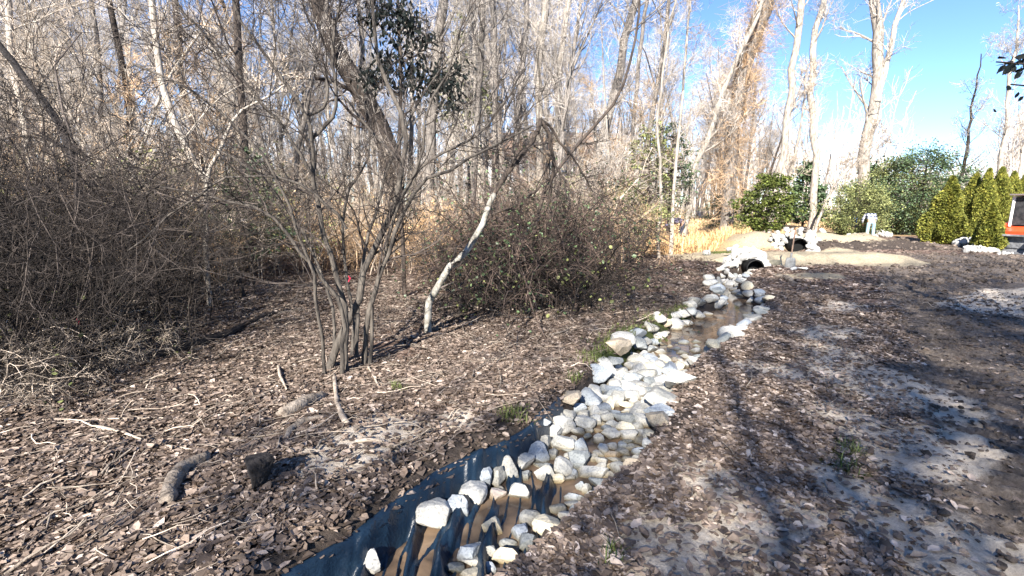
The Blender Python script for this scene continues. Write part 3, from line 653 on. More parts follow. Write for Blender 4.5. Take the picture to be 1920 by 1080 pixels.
# clods of worked soil
def clods(n, xr, yr, seed, smin, smax):
    r = np.random.default_rng(seed); x = r.uniform(*xr, n); y = r.uniform(*yr, n); z6 = zones(x, y); sd, _ = chan(x, y); w_ = np.maximum(z6[1], z6[4]*.8)*(1-z6[0]); k = (r.random(n) < w_) & (np.abs(sd) > 1.05); x, y = x[k], y[k]; K = len(x)
    V0, F0 = ico(1); sz = np.clip(smin*r.lognormal(0, .7, K), smin*.4, smax)[:, None, None]; V = V0[None]*(1+r.normal(0, .28, (K, len(V0), 1)))*sz*np.array([1, .9, .65]); V += np.stack([x, y, height(x, y)+sz[:, 0, 0]*.2], -1)[:, None]
    return V, (np.arange(K)[:, None, None]*len(V0)+F0[None]).reshape(-1, 3)
M['clod'] = mat('clod', (.04,.032,.027), (.19,.155,.13), 9, .95, .6, 50, isl=.3)
V, Fc = clods(26000, (1.5, 9.5), (1.8, 11), 41, .009, .035); V2, Fc2 = clods(16000, (5, 22), (10, 24), 42, .022, .10)
g = Geo(); g.add(V, Fc); g.add(V2, Fc2); tag(link('soil_clods', g.mesh('soil_clods', M['clod'])), 'crumbly clods of churned soil along the machine track and by the crossings', 'soil clods', kind='stuff')
# fine sticks on the floor
def sticks(n, xr, yr, seed, ln=.3, rad=.004):
    r = np.random.default_rng(seed); x = r.uniform(*xr, n); y = r.uniform(*yr, n); z6 = zones(x, y); sd, par = chan(x, y)
    k = (r.random(n) > z6[0]*.97) & (r.random(n) > z6[1]*.9) & ((sd > 1.05) | (sd < -1.45)) & (r.random(n) < np.where(sd < 0, 1, .16)); x, y = x[k], y[k]; K = len(x)
    a = r.normal(.9, .9, K); l = ln*r.lognormal(0, .6, K); N = 5; P = np.zeros((K, N, 3)); px_, py_ = x.copy(), y.copy()
    for i in range(N):
        P[:, i, 0] = px_; P[:, i, 1] = py_; a = a+r.normal(0, .25, K); px_ = px_+np.cos(a)*l/N; py_ = py_+np.sin(a)*l/N
    P[..., 2] = height(P[..., 0], P[..., 1])+.012+r.random((K, N))*.03+(r.random(K)**3)[:, None]*.10*np.linspace(0, 1, N)[None]
    R = np.repeat((rad*r.lognormal(0, .45, K))[:, None], N, 1)*np.linspace(1, .5, N)
    return tubes(P, R, 4)
V, Fq = sticks(2600, (-7, 8), (1.8, 10), 3, .2, .0026)
tag(link('fallen_twigs', mesh_from('fallen_twigs', V, Fq, M['pale_wood'], True)), 'thin pale dead twigs strewn over the leaves', 'twigs', kind='stuff')
V, Fq = sticks(2400, (-7, 6), (1.8, 12), 4, .26, .0038)
tag(link('fallen_twigs', mesh_from('fallen_twigs', V, Fq, M['dead_wood'], True)), 'grey brown dead twigs strewn over the leaves', 'twigs', kind='stuff')
# ------------------------------------------------------------------ grass
def blades(x, y, r, h, wd, lean=.5):
    K = len(x); z = height(x, y)-.01; a = r.uniform(0, 2*PI, K); hh = h*r.uniform(.5, 1.4, K); le = lean*r.uniform(.1, 1.3, K); w_ = wd*r.uniform(.7, 1.3, K)
    dx, dy = np.cos(a), np.sin(a); s = np.stack([-dy, dx, 0*dx], -1); b = np.stack([x, y, z], -1)
    m = b+np.stack([dx*le*hh*.35, dy*le*hh*.35, hh*.6], -1); t = b+np.stack([dx*le*hh, dy*le*hh, hh*(1-.3*le)], -1)
    V = np.stack([b-s*w_[:, None], b+s*w_[:, None], m+s*w_[:, None]*.8, m-s*w_[:, None]*.8, t], 1)
    q = (np.arange(K)[:, None]*5+np.array([0,1,2,3])[None]); tr = (np.arange(K)[:, None]*5+np.array([3,2,4])[None]); return V.reshape(-1, 3), q, tr
r = np.random.default_rng(9)
def patch_pts(bands, n):
    xs, ys = [], []
    for px, py, rad in bands:
        c = gp(px, py); k = int(n*rad*rad); xs.append(c[0]+r.normal(0, rad*.5, k)); ys.append(c[1]+r.normal(0, rad*.5, k))
    x, y = np.concatenate(xs), np.concatenate(ys); sd, _ = chan(x, y); k = np.abs(sd) > 1.05; return x[k], y[k]
x, y = patch_pts([(1135,672,.28),(1165,645,.3),(1195,625,.3),(1240,602,.3),(1275,590,.3),(1300,578,.25),(1090,720,.14),(960,800,.12),(745,745,.07),(1150,1060,.07),(1600,845,.09),(1590,880,.09),(1352,482,.4)], 9000)
V, q, tr = blades(x, y, r, .09, .003, .9)
tag(link('grass_tufts', mesh_from('grass_tufts', V, [q, tr], M['grass'])), 'green grass tufts along the left lip of the stream', 'grass', kind='stuff')
# straw coloured dead grass in the sun
n = 60000; px = r.uniform(1215, 1760, n); py = r.uniform(398, 476, n)
top = np.interp(px, [1215,1300,1450,1600,1760],[400,398,408,412,418]); bot = np.interp(px, [1215,1330,1400,1440,1500,1560,1760],[490,474,452,446,432,430,425])
k = (py > top) & (py < bot); px, py = px[k], py[k]
d0 = (px-960)/F_PX; d1 = CP-(py-540)/F_PX*SP; d2 = -SP-(py-540)/F_PX*CP; t = CAMH/(-d2); x = d0*t; y = d1*t; k = (y < 60) & (y > 0); x, y = x[k], y[k]
tall = np.where((x < 9.5) & (y < 26), 1.0, .4)
V, q, tr = blades(x, y, r, .50*tall, .010, 1.0)
tag(link('straw_grass', mesh_from('straw_grass', V, [q, tr], M['straw'])), 'sunlit straw coloured dead grass at the foot of the trees', 'dry grass', kind='stuff')
# ------------------------------------------------------------------ logs and branches on the ground
def lie(pts, radii, name, label, m, cat='log', lift=.6, k=9, kids=0, z_extra=None):
    P = np.array([gp(a, b)[:2] for a, b in pts]); P = resample(P, max(10, len(pts)*5)); rad = np.interp(np.linspace(0, 1, len(P)), np.linspace(0, 1, len(radii)), radii)
    z = height(P[:, 0], P[:, 1])+rad*lift; z = np.convolve(np.pad(z, 2, 'edge'), np.ones(5)/5, 'valid')
    if z_extra is not None: z += np.interp(np.linspace(0, 1, len(P)), np.linspace(0, 1, len(z_extra)), z_extra)
    Q = np.column_stack([P, z]); rad = rad*(1+.22*(vnoise(np.arange(len(P))*1.1, np.zeros(len(P)), 1, int(abs(pts[0][0])) % 50)-.5))
    rad2 = rad.copy(); Q = np.concatenate([Q[:1], Q, Q[-1:]]); rad2 = np.concatenate([[rad[0]*.15], rad, [rad[-1]*.15]])
    Q[0] -= (Q[2]-Q[1])*.05; Q[-1] += (Q[-2]-Q[-3])*.05
    g = Geo(); g.tube(Q, rad2, k)
    V = np.concatenate(g.V); V += (np.stack([fbm(V[:, 0], V[:, 1]+V[:, 2], 22, o, 2) for o in (1, 2, 3)], -1)-.5)*rad.mean()*.55; g.V = [V]
    if kids:
        c, rr_ = grow(Q[None], np.maximum(rad2, .004)[None], kids, .2, .95, .35, (35, 80), 4, .2, .12, .4, .003); v, f = tubes(c, rr_, 4); g.add(v, f)
    return tag(link(name, g.mesh(name, m, True)), label, cat)
lie([(527,792),(560,775),(608,744)], [.045,.06,.035], 'log', 'weathered grey broken log below the many stemmed shrub', M['dead_wood'])
lie([(534,845),(548,820),(575,805),(609,795)], [.012,.03,.028,.018], 'log', 'thin curved half rotten stick below the weathered log', M['dead_wood'])
lie([(315,965),(325,930),(345,898),(390,872)], [.035,.05,.05,.035], 'log', 'curved grey driftwood like log on the leaves at lower left', M['dead_wood'])
lie([(627,706),(633,771),(640,795),(651,818)], [.018,.018,.02,.022], 'branch', 'pale barkless branch running down from the shrub base', M['pale_wood'], 'branch', 1.2)
lie([(556,835),(582,827),(615,806),(650,784)], [.009,.008,.007,.005], 'branch', 'long thin pale forked branch crossing the curved stick', M['pale_wood'], 'branch', 3, kids=4)
lie([(60,803),(180,800),(317,794)], [.004,.007,.006], 'branch', 'straight pale reed like stick lying at the left edge of the brush', M['pale_wood'], 'branch', 3, kids=3)
lie([(186,818),(260,838),(373,856)], [.012,.007,.004], 'branch', 'yellowish straight stick slanting over the leaves at left', M['pale_wood'], 'branch', 3, kids=3)
lie([(90,900),(120,885),(168,848),(230,830)], [.006,.006,.005,.004], 'branch', 'thin pale stick over the sunlit leaves at far left', M['pale_wood'], 'branch', 3, kids=4)
lie([(205,700),(315,668),(396,641),(500,594),(556,584)], [.03,.05,.045,.035,.02], 'log', 'long dark fallen branch lying along the wood floor behind the shrub', M['bark_dark'], 'log', .9, kids=5)
lie([(819,584),(867,573),(930,582),(962,597)], [.012,.014,.010,.005], 'branch', 'thin whitish fallen branch right of the curved pale sapling', M['pale_wood'], 'branch', 4, kids=4)
lie([(947,710),(958,704),(965,686)], [.008,.010,.005], 'branch', 'short hooked pale stick on the leaves left of the stones', M['pale_wood'], 'branch', 2)
lie([(668,858),(690,853),(722,848)], [.012,.014,.006], 'branch', 'short pale splinter of wood on the bare bank', M['pale_wood'], 'branch', 1)
lie([(1180,588),(1200,583),(1218,580)], [.010,.016,.010], 'branch', 'white chip of wood above the left row of stones', M['pale_wood'], 'branch', 1)
lie([(690,690),(705,718),(722,760)], [.010,.010,.006], 'branch', 'thin crooked branch lying right of the shrub base', M['pale_wood'], 'branch', 2, kids=2)
lie([(522,690),(526,715),(538,735)], [.012,.016,.008], 'branch', 'short pale upright stub of wood left of the shrub base', M['pale_wood'], 'branch', 3)
lie([(1720,655),(1735,662),(1750,672)], [.008,.010,.005], 'branch', 'small grey stick on the leaf bank by the machine track', M['dead_wood'], 'branch', 1.5)
lie([(1455,522),(1470,524),(1495,535)], [.05,.07,.02], 'log', 'dark piece of wood on the bank near the standing shovel', M['dead_wood'], 'log', .6)
lie([(300,745),(330,727),(372,712)], [.006,.008,.004], 'branch', 'dark crooked stick on the sunlit leaves', M['bark_dark'], 'branch', 3, kids=2)
# dark stump by the bank
V, F = stone_mesh(77, ICO4, 6, .4, .12); c = gp(489, 940); g = Geo(); V = V*np.array([.075, .065, .13]); V[:, 0] *= 1+.25*np.sin(V[:, 2]*14); V[:, 2] = np.minimum(V[:, 2], .1+V[:, 0]*.2); g.add(V+np.array([c[0], c[1], hz(c[0], c[1])+.09]), F)
tag(link('stump', g.mesh('stump', M['char_wood'], True)), 'short blackened stump standing in the leaves by the stream bank', 'stump')
# pale block and bucket like lumps near the crossing
g = Geo(); c = gp(1325, 484); V, F = stone_mesh(78, ICO3, 5, .1, .02); g.add(V*np.array([.15, .12, .11])+np.array([c[0], c[1], hz(c[0], c[1])+.06]), F)
tag(link('concrete_block', g.mesh('concrete_block', frm, False)), 'small pale block at the left end of the near sandy crossing', 'block')
for px, dx, rz in ((1488, 0, .1), (1504, 0, -.1)):
    c = gp(px, 510); o = link('paving_slab', random.choice(STV)); o.location = (c[0], c[1], hz(c[0], c[1])+.04); o.scale = (.30 if px == 1504 else .2, .16, .09); o.rotation_euler = (0, 0, rz); o.color = (.8, .8, .78, 1)
    tag(o, 'flat white slab right of the shovel blade' if px == 1504 else 'small flat white slab under the shovel blade', 'slab')
c = gp(1450, 499); o = link('field_stone', STV[3]); o.location = (c[0], c[1], hz(c[0], c[1])+.06); o.scale = (.5, .3, .22); o.color = (.18, .17, .13, 1); tag(o, 'mossy brown stone beside the near culvert, left of the shovel', 'stone')
# ------------------------------------------------------------------ shovel
c = gp(1481, 504); tz = hz(c[0], c[1]); t_ = thing('shovel', 'wooden handled shovel standing upright in front of the far culvert', 'shovel', (c[0], c[1], tz), -.35)
dd = c[1]/1.0; hgt = at(1486, 428, c[1]+.05)[2]-tz; g = Geo(); g.tube([(0,0,.28),(.02,0,.7),(.04,.0,1.0),(.085,.02,hgt)], [.02,.019,.018,.018], 8); g.tube([(.085,.02,hgt),(.086,.02,hgt+.01)], [.018,.004], 8); link('handle', g.mesh('handle', mat('handle_wood', (.20,.12,.09), (.42,.30,.22), 8, .6), True), t_)
g = Geo(); nx_, nz_ = 9, 9; V = []
for s in (0, .006):
    for i in range(nz_):
        for j in range(nx_):
            a = (j/(nx_-1)-.5)*2; zz = i/(nz_-1); wd = .135*(1-.15*zz)*(1 if zz < .85 else 1-(zz-.85)*1.6); V.append((a*wd, .03*a*a+s-.02*zz, zz*.32-.03))
F = []
for s in (0, 81):
    for i in range(8):
        for j in range(8): q_ = s+i*9+j; F.append([q_, q_+1, q_+10, q_+9] if s else [q_, q_+9, q_+10, q_+1])
bd = [j for j in range(9)]+[9*i+8 for i in range(1, 9)]+[72+j for j in range(7, -1, -1)]+[9*i for i in range(7, 0, -1)]
for a, b in zip(bd, bd[1:]+bd[:1]): F.append([a, b, b+81, a+81])
g.add(V, F); g.tube([(0, 0, .20), (0, -.012, .30), (0.005, 0, .42)], [.032, .026, .022], 8); link('blade', g.mesh('blade', mat('shovel_steel', (.14,.145,.15), (.28,.29,.30), 9, .5), True), t_)
# blue marker stake and boards
c = gp(1600, 443); tz = hz(c[0], c[1]); t_ = thing('marker_stake', 'blue topped survey stake left of the person in plaid', 'stake', (c[0], c[1], tz)); g = Geo(); g.box((0, 0, .22), (.05, .03, .5)); link('stake', g.mesh('stake', M['lilac_paint']), t_)
g = Geo(); g.box((0, -.02, .75), (.11, .05, .58)); g.box((-.02, -.0, 1.15), (.025, .02, .3)); link('blue_sleeve', g.mesh('blue_sleeve', M['blue_paint']), t_)
g = Geo()
for k, (a, b, c_, d) in enumerate(((1497,434,1525,437),(1500,431,1518,435),(1503,437,1522,440))):
    p, q = gp(a, b), gp(c_, d); g.tube([(p[0], p[1], hz(p[0], p[1])+.08+.03*k), (q[0], q[1], hz(q[0], q[1])+.1)], [.06, .06], 4)
tag(link('timber_boards', g.mesh('timber_boards', M['dead_wood'])), 'grey timber boards lying on the grass behind the far crossing', 'boards')
# ------------------------------------------------------------------ generic bare tree variants
def tree_mesh(seed, H=14, r0=.14, bare=.3, lean=(0, 0), limbs=14, subs=5, tw=5, fine=4, fork=False, crook=.035, twr=.0055, limbL=.26, path=None, prad=None, up=.14, limr=.4):
    rg = np.random.default_rng(seed)
    if path is None:
        n = 12; P = np.zeros((1, n, 3)); d = np.array([lean[0], lean[1], 1.])
        for i in range(1, n): d = d+np.append(rg.normal(0, crook, 2), 0); d /= np.linalg.norm(d); P[0, i] = P[0, i-1]+d*H/(n-1)
        R = (r0*np.linspace(1, .18, n)**.9)[None]; R[0, 0] *= 1.35
    else:
        P = np.asarray(path, float)[None]; R = np.asarray(prad, float)[None]; n = P.shape[1]
    tr = [tubes(P, R, 8)]
    mains = [(P, R)]
    if fork:
        c, q = grow(P, R, 2, .35, .6, H*.5, (12, 24), 8, .06, .12, .8, .03, .3, rg); tr.append(tubes(c, q, 6)); mains.append((c, q))
    l1P, l1R = grow(P, R, limbs, bare, .98, H*limbL, (28, 62), 7, .13, up, limr, .012, .55, rg); tr.append(tubes(l1P, l1R, 5))
    if fork:
        c, q = grow(mains[1][0], mains[1][1], 6, .2, .98, H*limbL*.7, (28, 60), 7, .13, up, .5, .012, .5, rg); tr.append(tubes(c, q, 5)); l1P = np.concatenate([l1P, c]); l1R = np.concatenate([l1R, q])
    l2P, l2R = grow(l1P, l1R, subs, .2, .98, H*limbL*.42, (25, 65), 6, .17, up*.7, .5, .008, .4, rg)
    l3P, l3R = grow(l2P, l2R, tw, .15, 1, H*limbL*.22, (25, 70), 5, .2, up*.5, .5, twr, .3, rg)
    cr = [tubes(l2P, l2R, 4), tubes(l3P, l3R, 3)]
    if fine:
        l4P, l4R = grow(l3P, l3R, fine, .2, 1, H*limbL*.12, (25, 70), 3, .2, .05, .6, twr*.8, .3, rg); cr.append(tubes(l4P, l4R, 3))
    def join(L_):
        V = []; F = []; n = 0
        for v, f in L_: V.append(v); F.append(f+n); n += len(v)
        return np.concatenate(V), np.concatenate(F)
    return join(tr), join(cr)
def make_tree(seed, mt='bark_grey', mc='twig_mauve', name='bare_tree', label='', cat='tree', loc=(0, 0, 0), group=None, **kw):
    (v1, f1), (v2, f2) = tree_mesh(seed, **kw)
    t = thing(name, label, cat, loc, 0, group); loc = np.array(loc)
    if kw.get('path') is not None: v1 = v1-loc; v2 = v2-loc
    link('trunk', mesh_from('trunk', v1, f1, M[mt], True), t); link('crown', mesh_from('crown', v2, f2, M[mc], True), t); return t
def dup(root, loc, rz, s=1.0, label=None, group=None, mats=None, tilt=(0, 0)):
    r_ = root.copy(); COL.objects.link(r_); r_.location = loc; r_.rotation_euler = (tilt[0], tilt[1], rz); r_.scale = (s, s, s)
    if label: r_['label'] = label
    if group: r_['group'] = group
    for ch in list(root.children):
        c = ch.copy(); COL.objects.link(c); c.parent = r_
    return r_
# ------------------------------------------------------------------ named trees of the photograph
def named(pts, Y, wpx, label, mt, mc, seed, ext=6.0, limbs=11, subs=5, tw=5, fine=3, limbL=None, bare=.25, base=True, cat='tree', wig=0.0, up=.1, name='bare_tree', twr=.006, crowns=None):
    """pts: image points from foot to where it leaves the frame; Y: distance"""
    P = [at(a, b, Y) for a, b in pts]
    if base: P[0] = np.array([P[0][0], Y, hz(P[0][0], Y)-.05])
    P = np.array(P)
    if ext:
        d = norm(P[-1]-P[-2]); d = norm(d*.7+np.array([0, 0, .5])); P = np.concatenate([P, [P[-1]+d*ext*.5, P[-1]+d*ext+np.array([0, 0, ext*.1])]])
    P = resample(P, 18); rg = np.random.default_rng(seed); P[1:, 1] += np.cumsum(rg.normal(0, .02*Y/10, 17)); P[1:-1] += rg.normal(0, .0012*Y, (16, 3))*(1+wig)
    s = np.linalg.norm(np.diff(P, axis=0), axis=1).sum(); dist = Y
    if Y > 20: twr = .009; limbs = max(limbs, 15); subs = 6; bare = .3; up = .2
    r0 = wpx[0]/2*dist/F_PX; r1 = wpx[1]/2*dist/F_PX; R = np.interp(np.linspace(0, 1, 18), [0, .06, .65, 1], [r0*1.25, r0, r1, r1*.35])
    return make_tree(seed, mt, mc, name, label, cat, tuple(P[0]), path=P, prad=R, limr=.27, H=max(s, 3), limbs=limbs, subs=subs, tw=tw, fine=fine, bare=bare, limbL=limbL or .2, up=up, twr=twr)
T_ = named
T_([(742,430),(735,300),(715,245),(680,180),(652,130),(630,100),(615,60),(597,0)], 17, (40,30), 'thickest trunk in the wood, dark and shaggy, bent sharply to the left', 'bark_dark', 'twig_brown', 1, limbs=10, wig=1)
T_([(800,440),(806,300),(812,200),(818,120),(830,0)], 15, (19,17), 'smooth grey trunk behind the dark hanging leaves', 'bark_grey', 'twig_mauve', 2)
T_([(905,420),(900,300),(893,160),(885,0)], 17, (18,14), 'straight pale trunk with shaggy foot, right of the dark hanging leaves', 'bark_pale', 'twig_mauve', 3)
T_([(932,400),(930,250),(928,120),(926,0)], 20, (11,8), 'slim straight trunk between two thicker pale ones', 'bark_grey', 'twig_mauve', 4)
T_([(975,400),(968,280),(975,180),(985,60),(990,0)], 20, (13,9), 'slim wavy trunk standing left of the leaning bent sapling top', 'bark_grey', 'twig_mauve', 5, wig=1)
T_([(1010,380),(1012,250),(1008,130),(1018,40),(1024,0)], 18, (14,12), 'pale straight trunk rising behind the broken arch of the sapling', 'bark_pale', 'twig_mauve', 6)
T_([(1042,380),(1045,280),(1048,150),(1058,60),(1064,0)], 19, (13,9), 'pale trunk with a dark knotted middle, right of the broken arch', 'bark_pale', 'twig_mauve', 7)
T_([(1105,380),(1118,290),(1135,225),(1152,170),(1165,100),(1182,30),(1195,0)], 17, (17,12), 'grey trunk curving to the right high above the brush mound', 'bark_grey', 'twig_mauve', 8)
T_([(1180,370),(1188,250),(1198,100),(1212,0)], 24, (9,6), 'thin straight grey trunk right of the curving one', 'bark_grey', 'twig_mauve', 9)
T_([(1240,400),(1238,320),(1230,250),(1228,215),(1240,165),(1250,100),(1258,40),(1270,0)], 16, (6,4), 'thin white wavy sapling before the green holly', 'bark_pale', 'twig_pale', 10, ext=3, wig=1, limbs=12)
T_([(1262,400),(1268,310),(1278,220),(1290,60),(1295,0)], 17, (7,4), 'thin whitish sapling right of the holly', 'bark_pale', 'twig_pale', 11, ext=3, limbs=12)
t_ = T_([(1362,400),(1370,310),(1382,230),(1392,150),(1412,70),(1440,0)], 22, (24,30), 'trunk smothered in brown vines, like a shaggy tower', 'bark_grey', 'twig_tan', 12, limbs=14, limbL=.1, wig=1)
P = resample(np.array([at(a, b, 22) for a, b in [(1362,400),(1370,310),(1382,230),(1392,150),(1412,70),(1440,0),(1455,-60)]]), 20)-np.array(t_.location)
v1, q1 = grow(P[None], np.full((1, 20), .3), 620, 0, 1, 1.9, (25, 150), 6, .45, -.12, .02, .008, 0); v2, q2 = grow(v1, q1, 4, .1, 1, .6, (25, 120), 4, .4, -.1, .6, .006, 0); g = Geo(); g.add(*tubes(v1, q1, 3)); g.add(*tubes(v2, q2, 3)); link('vines', g.mesh('vines', M['twig_tan'], True), t_)
T_([(1290,340),(1302,310),(1330,260),(1345,215),(1362,160),(1395,90),(1420,40)], 21, (12,8), 'pale trunk leaning right into the vine covered one', 'bark_pale', 'twig_mauve', 13, ext=3)
T_([(1440,400),(1455,330),(1470,250),(1482,150),(1492,60),(1500,0)], 27, (13,11), 'pale trunk just right of the vine covered tree', 'bark_pale', 'twig_mauve', 14, wig=1)
T_([(1522,405),(1527,320),(1528,250),(1520,180),(1522,110),(1535,40),(1545,0)], 29, (12,10), 'pale wavy trunk with brown twigs before the far brush', 'bark_pale', 'twig_mauve', 15, wig=1)
T_([(1455,425),(1475,370),(1490,310),(1500,250),(1508,200)], 27, (9,4), 'pale trunk leaning right, foot beside the small green spruce', 'bark_pale', 'twig_pale', 16, ext=2)
T_([(1620,415),(1622,330),(1624,260),(1634,200),(1644,150),(1640,60),(1630,0)], 31, (20,16), 'tallest pale trunk left of the sky gap, forking high up', 'bark_pale', 'twig_mauve', 17, limbs=12, subs=6)
T_([(1645,190),(1656,140),(1668,90),(1682,40),(1695,0)], 30.6, (9,7), 'upper fork of the tallest pale trunk leaning to the right', 'bark_pale', 'twig_mauve', 18, base=False, limbs=10, subs=5)
T_([(1530,400),(1560,350),(1600,310),(1640,270)], 27, (6,3), 'thin pale stem leaning far right over the straw', 'bark_pale', 'twig_pale', 19, ext=1)
T_([(1800,400),(1808,320),(1815,260),(1822,200)], 34, (7,4), 'slim dark bare tree right of the sky gap', 'bark_dark', 'twig_mauve', 20, ext=3, limbs=14, up=.2)
T_([(1878,390),(1880,300),(1885,230),(1893,160)], 30, (9,6), 'bare tree above the skid loader with a pale upper trunk', 'bark_pale', 'twig_mauve', 21, ext=4, limbs=16, subs=6)
T_([(1898,350),(1908,300),(1925,240)], 31, (7,5), 'whitish trunk leaning right at the right edge', 'bark_pale', 'twig_mauve', 22, ext=4, limbs=12)
T_([(150,330),(130,255),(100,205),(62,165),(30,125),(0,90),(-40,30)], 9, (14,11), 'black trunk leaning hard to the left at the left edge', 'char_wood', 'twig_dark', 23, ext=2, limbs=5)
T_([(250,420),(245,260),(240,180),(222,90),(205,0)], 14, (12,8), 'slim dark trunk second from the left edge', 'bark_dark', 'twig_mauve', 24)
T_([(425,480),(410,420),(388,340),(350,270),(318,200),(300,140),(290,60),(285,0)], 11, (13,9), 'sunlit white trunk leaning to the left behind the brush', 'bark_pale', 'twig_pale', 25)
T_([(395,420),(375,280),(350,190),(335,110),(330,0)], 15, (14,10), 'dark trunk close behind the sunlit leaning one', 'bark_dark', 'twig_mauve', 26)
T_([(455,470),(462,360),(458,260),(445,140),(438,0)], 12, (15,11), 'dark ivy clad trunk in the left wood', 'bark_dark', 'twig_dark', 27, limbs=8)
T_([(378,440),(385,360),(400,310),(420,265),(440,225),(475,192),(500,190)], 8, (9,6), 'white arching stem bowing right in the left wood', 'bark_pale', 'twig_pale', 28, ext=.6, limbs=6)
T_([(70,400),(55,280),(40,190),(20,80),(15,0)], 12, (12,9), 'stout pale trunk at the left edge', 'bark_pale', 'twig_pale', 29)
T_([(180,400),(190,260),(184,150),(165,0)], 16, (9,7), 'thin grey trunk between the dark ones at left', 'bark_grey', 'twig_mauve', 30)
T_([(540,400),(560,280),(575,200),(590,120),(612,0)], 16, (10,8), 'thin grey trunk crossing behind the big bent one', 'bark_grey', 'twig_mauve', 31)
T_([(660,400),(668,280),(672,180),(680,60),(672,0)], 19, (9,7), 'thin grey trunk just right of the big bent one', 'bark_grey', 'twig_mauve', 32)
# ------------------------------------------------------------------ foreground many stemmed shrub
def stems(name, label, cat, base, Y, lines, mt, mc, seed, kids=(7, 5, 3), L=.9, up=.12, rmin=.003, spread=.25):
    rg = np.random.default_rng(seed); t = thing(name, label, cat, tuple(base)); base = np.array(base)
    g = Geo(); Ps = []; Rs = []
    for pts, w0, w1, y0, y1, bx in lines:
        Ys = np.linspace(y0, y1, len(pts)); P = np.array([at(a, b, Y+yy) for (a, b), yy in zip(pts, Ys)])
        if bx: P[0] = np.array([P[0][0], Y+y0, hz(P[0][0], Y+y0)-.03])
        P = resample(P, 16); P[1:-1] += rg.normal(0, .008, (14, 3)); R = np.linspace(w0, w1, 16)/2*Y/F_PX
        g.tube(P-base, R, 7); Ps.append(P-base); Rs.append(R)
    link('stems', g.mesh('stems', M[mt], True), t)
    Ps = np.array(Ps); Rs = np.array(Rs)
    a, ar = grow(Ps, Rs*.8, kids[0], .3, 1, L, (20, 60), 9, .16, up, .5, rmin*1.6, .3, rg)
    b, br = grow(a, ar, kids[1], .15, 1, L*.55, (20, 65), 7, .2, up*.6, .6, rmin*1.2, .3, rg); c, cr_ = grow(b, br, kids[2], .15, 1, L*.3, (20, 70), 5, .22, up*.4, .6, rmin, .3, rg)
    g = Geo(); g.add(*tubes(a, ar, 5)); g.add(*tubes(b, br, 4)); g.add(*tubes(c, cr_, 3)); link('twigs', g.mesh('twigs', M[mc], True), t); return t
b0 = gp(650, 690); b0[2] = hz(b0[0], b0[1]); YS = b0[1]
stems('hazel_shrub', 'tall many stemmed bare shrub with dark forking branches in the foreground', 'shrub', b0, YS, [
 ([(615,685),(652,595),(675,561),(686,491),(708,454),(738,400),(752,315),(767,289),(759,241),(748,193),(711,130),(700,37),(690,-60)], 16, 5, 0, .3, 1),
 ([(738,402),(765,345),(785,318),(810,296),(842,281),(895,255),(940,200),(985,130)], 7, 3, .2, .5, 0),
 ([(680,655),(690,587),(719,498),(724,484),(742,430),(760,395),(790,340),(850,318),(890,290),(1000,235)], 12, 3, .1, -.3, 1),
 ([(668,668),(671,600),(671,560),(684,480),(703,400),(720,340),(745,270),(775,215),(800,160),(840,110)], 9, 3, .3, .8, 1),
 ([(648,690),(652,590),(623,491),(600,402),(589,333),(585,259),(574,215),(548,174),(500,107),(455,40),(430,-20)], 12, 4, -.1, -.4, 1),
 ([(585,259),(610,238),(626,215),(631,167),(622,111),(630,50),(637,-20)], 7, 4, -.2, -.2, 0),
 ([(577,217),(600,206),(612,180),(611,130),(590,60),(560,-10)], 6, 3, -.2, .1, 0),
 ([(640,690),(645,587),(623,543),(582,495),(560,462),(520,410),(470,385),(380,365),(300,350)], 9, 3, -.2, -.8, 1),
 ([(608,690),(608,661),(601,602),(590,510),(560,440),(540,380),(500,300),(440,230),(360,170),(250,120)], 7, 3, -.2, -.9, 1),
 ([(660,680),(665,600),(650,520),(640,440),(650,360),(690,300),(700,230),(660,160)], 8, 3, .4, .9, 1),
 ([(690,650),(700,560),(725,470),(748,380),(790,300),(800,200),(850,110),(870,30)], 8, 3, .1, -.3, 1),
 ([(625,690),(628,600),(600,500),(560,420),(500,340),(430,290),(330,250)], 7, 3, 0, .6, 1),
 ([(587,330),(540,250),(470,170),(390,80),(330,0)], 6, 3, -.3, -.8, 0),
 ([(650,430),(600,370),(530,330),(430,330),(330,395),(240,470)], 5, 2.5, -.4, -.9, 0),
 ([(748,300),(700,250),(620,150),(540,60),(490,-20)], 5, 3, .2, .9, 0)], 'bark_shaded', 'twig_dark', 51, (9, 6, 4), .95, .08, .0026)
# curved pale sapling and its broken top
b1 = gp(803, 621); b1[2] = hz(b1[0], b1[1])
stems('curved_sapling', 'pale curved sapling with lichen bark and a broken drooping top', 'tree', b1, b1[1], [
 ([(803,621),(803,573),(819,539),(841,499),(875,473),(904,424),(919,380),(927,364)], 15, 11, 0, .35, 1)], 'lichen_bark', 'twig_dark', 59, (3, 3, 2), .5, -.02, .0028)
b1t = at(925, 367, b1[1]+.35)
stems('broken_sapling_top', 'dark snapped top of the curved pale sapling, drooping like an arch', 'branch', b1t, b1[1], [
 ([(924,369),(944,333),(975,295),(1000,262),(1014,232),(1012,224)], 11, 9, .35, .5, 0),
 ([(1014,228),(1026,240),(1034,275),(1038,305),(1034,345),(1030,380)], 9, 5, .5, .6, 0),
 ([(1016,226),(1030,232),(1045,262),(1070,290),(1095,330),(1112,360)], 6, 3, .5, .9, 0),
 ([(904,424),(920,405),(940,395),(965,392)], 5, 3, .3, .1, 0),
 ([(1008,240),(1022,280),(1060,340),(1075,370)], 5, 3, .5, .3, 0)], 'bark_dark', 'twig_dark', 52, (5, 4, 3), .6, -.02, .0028)
b2 = gp(1010, 560); b2[2] = hz(b2[0], b2[1])
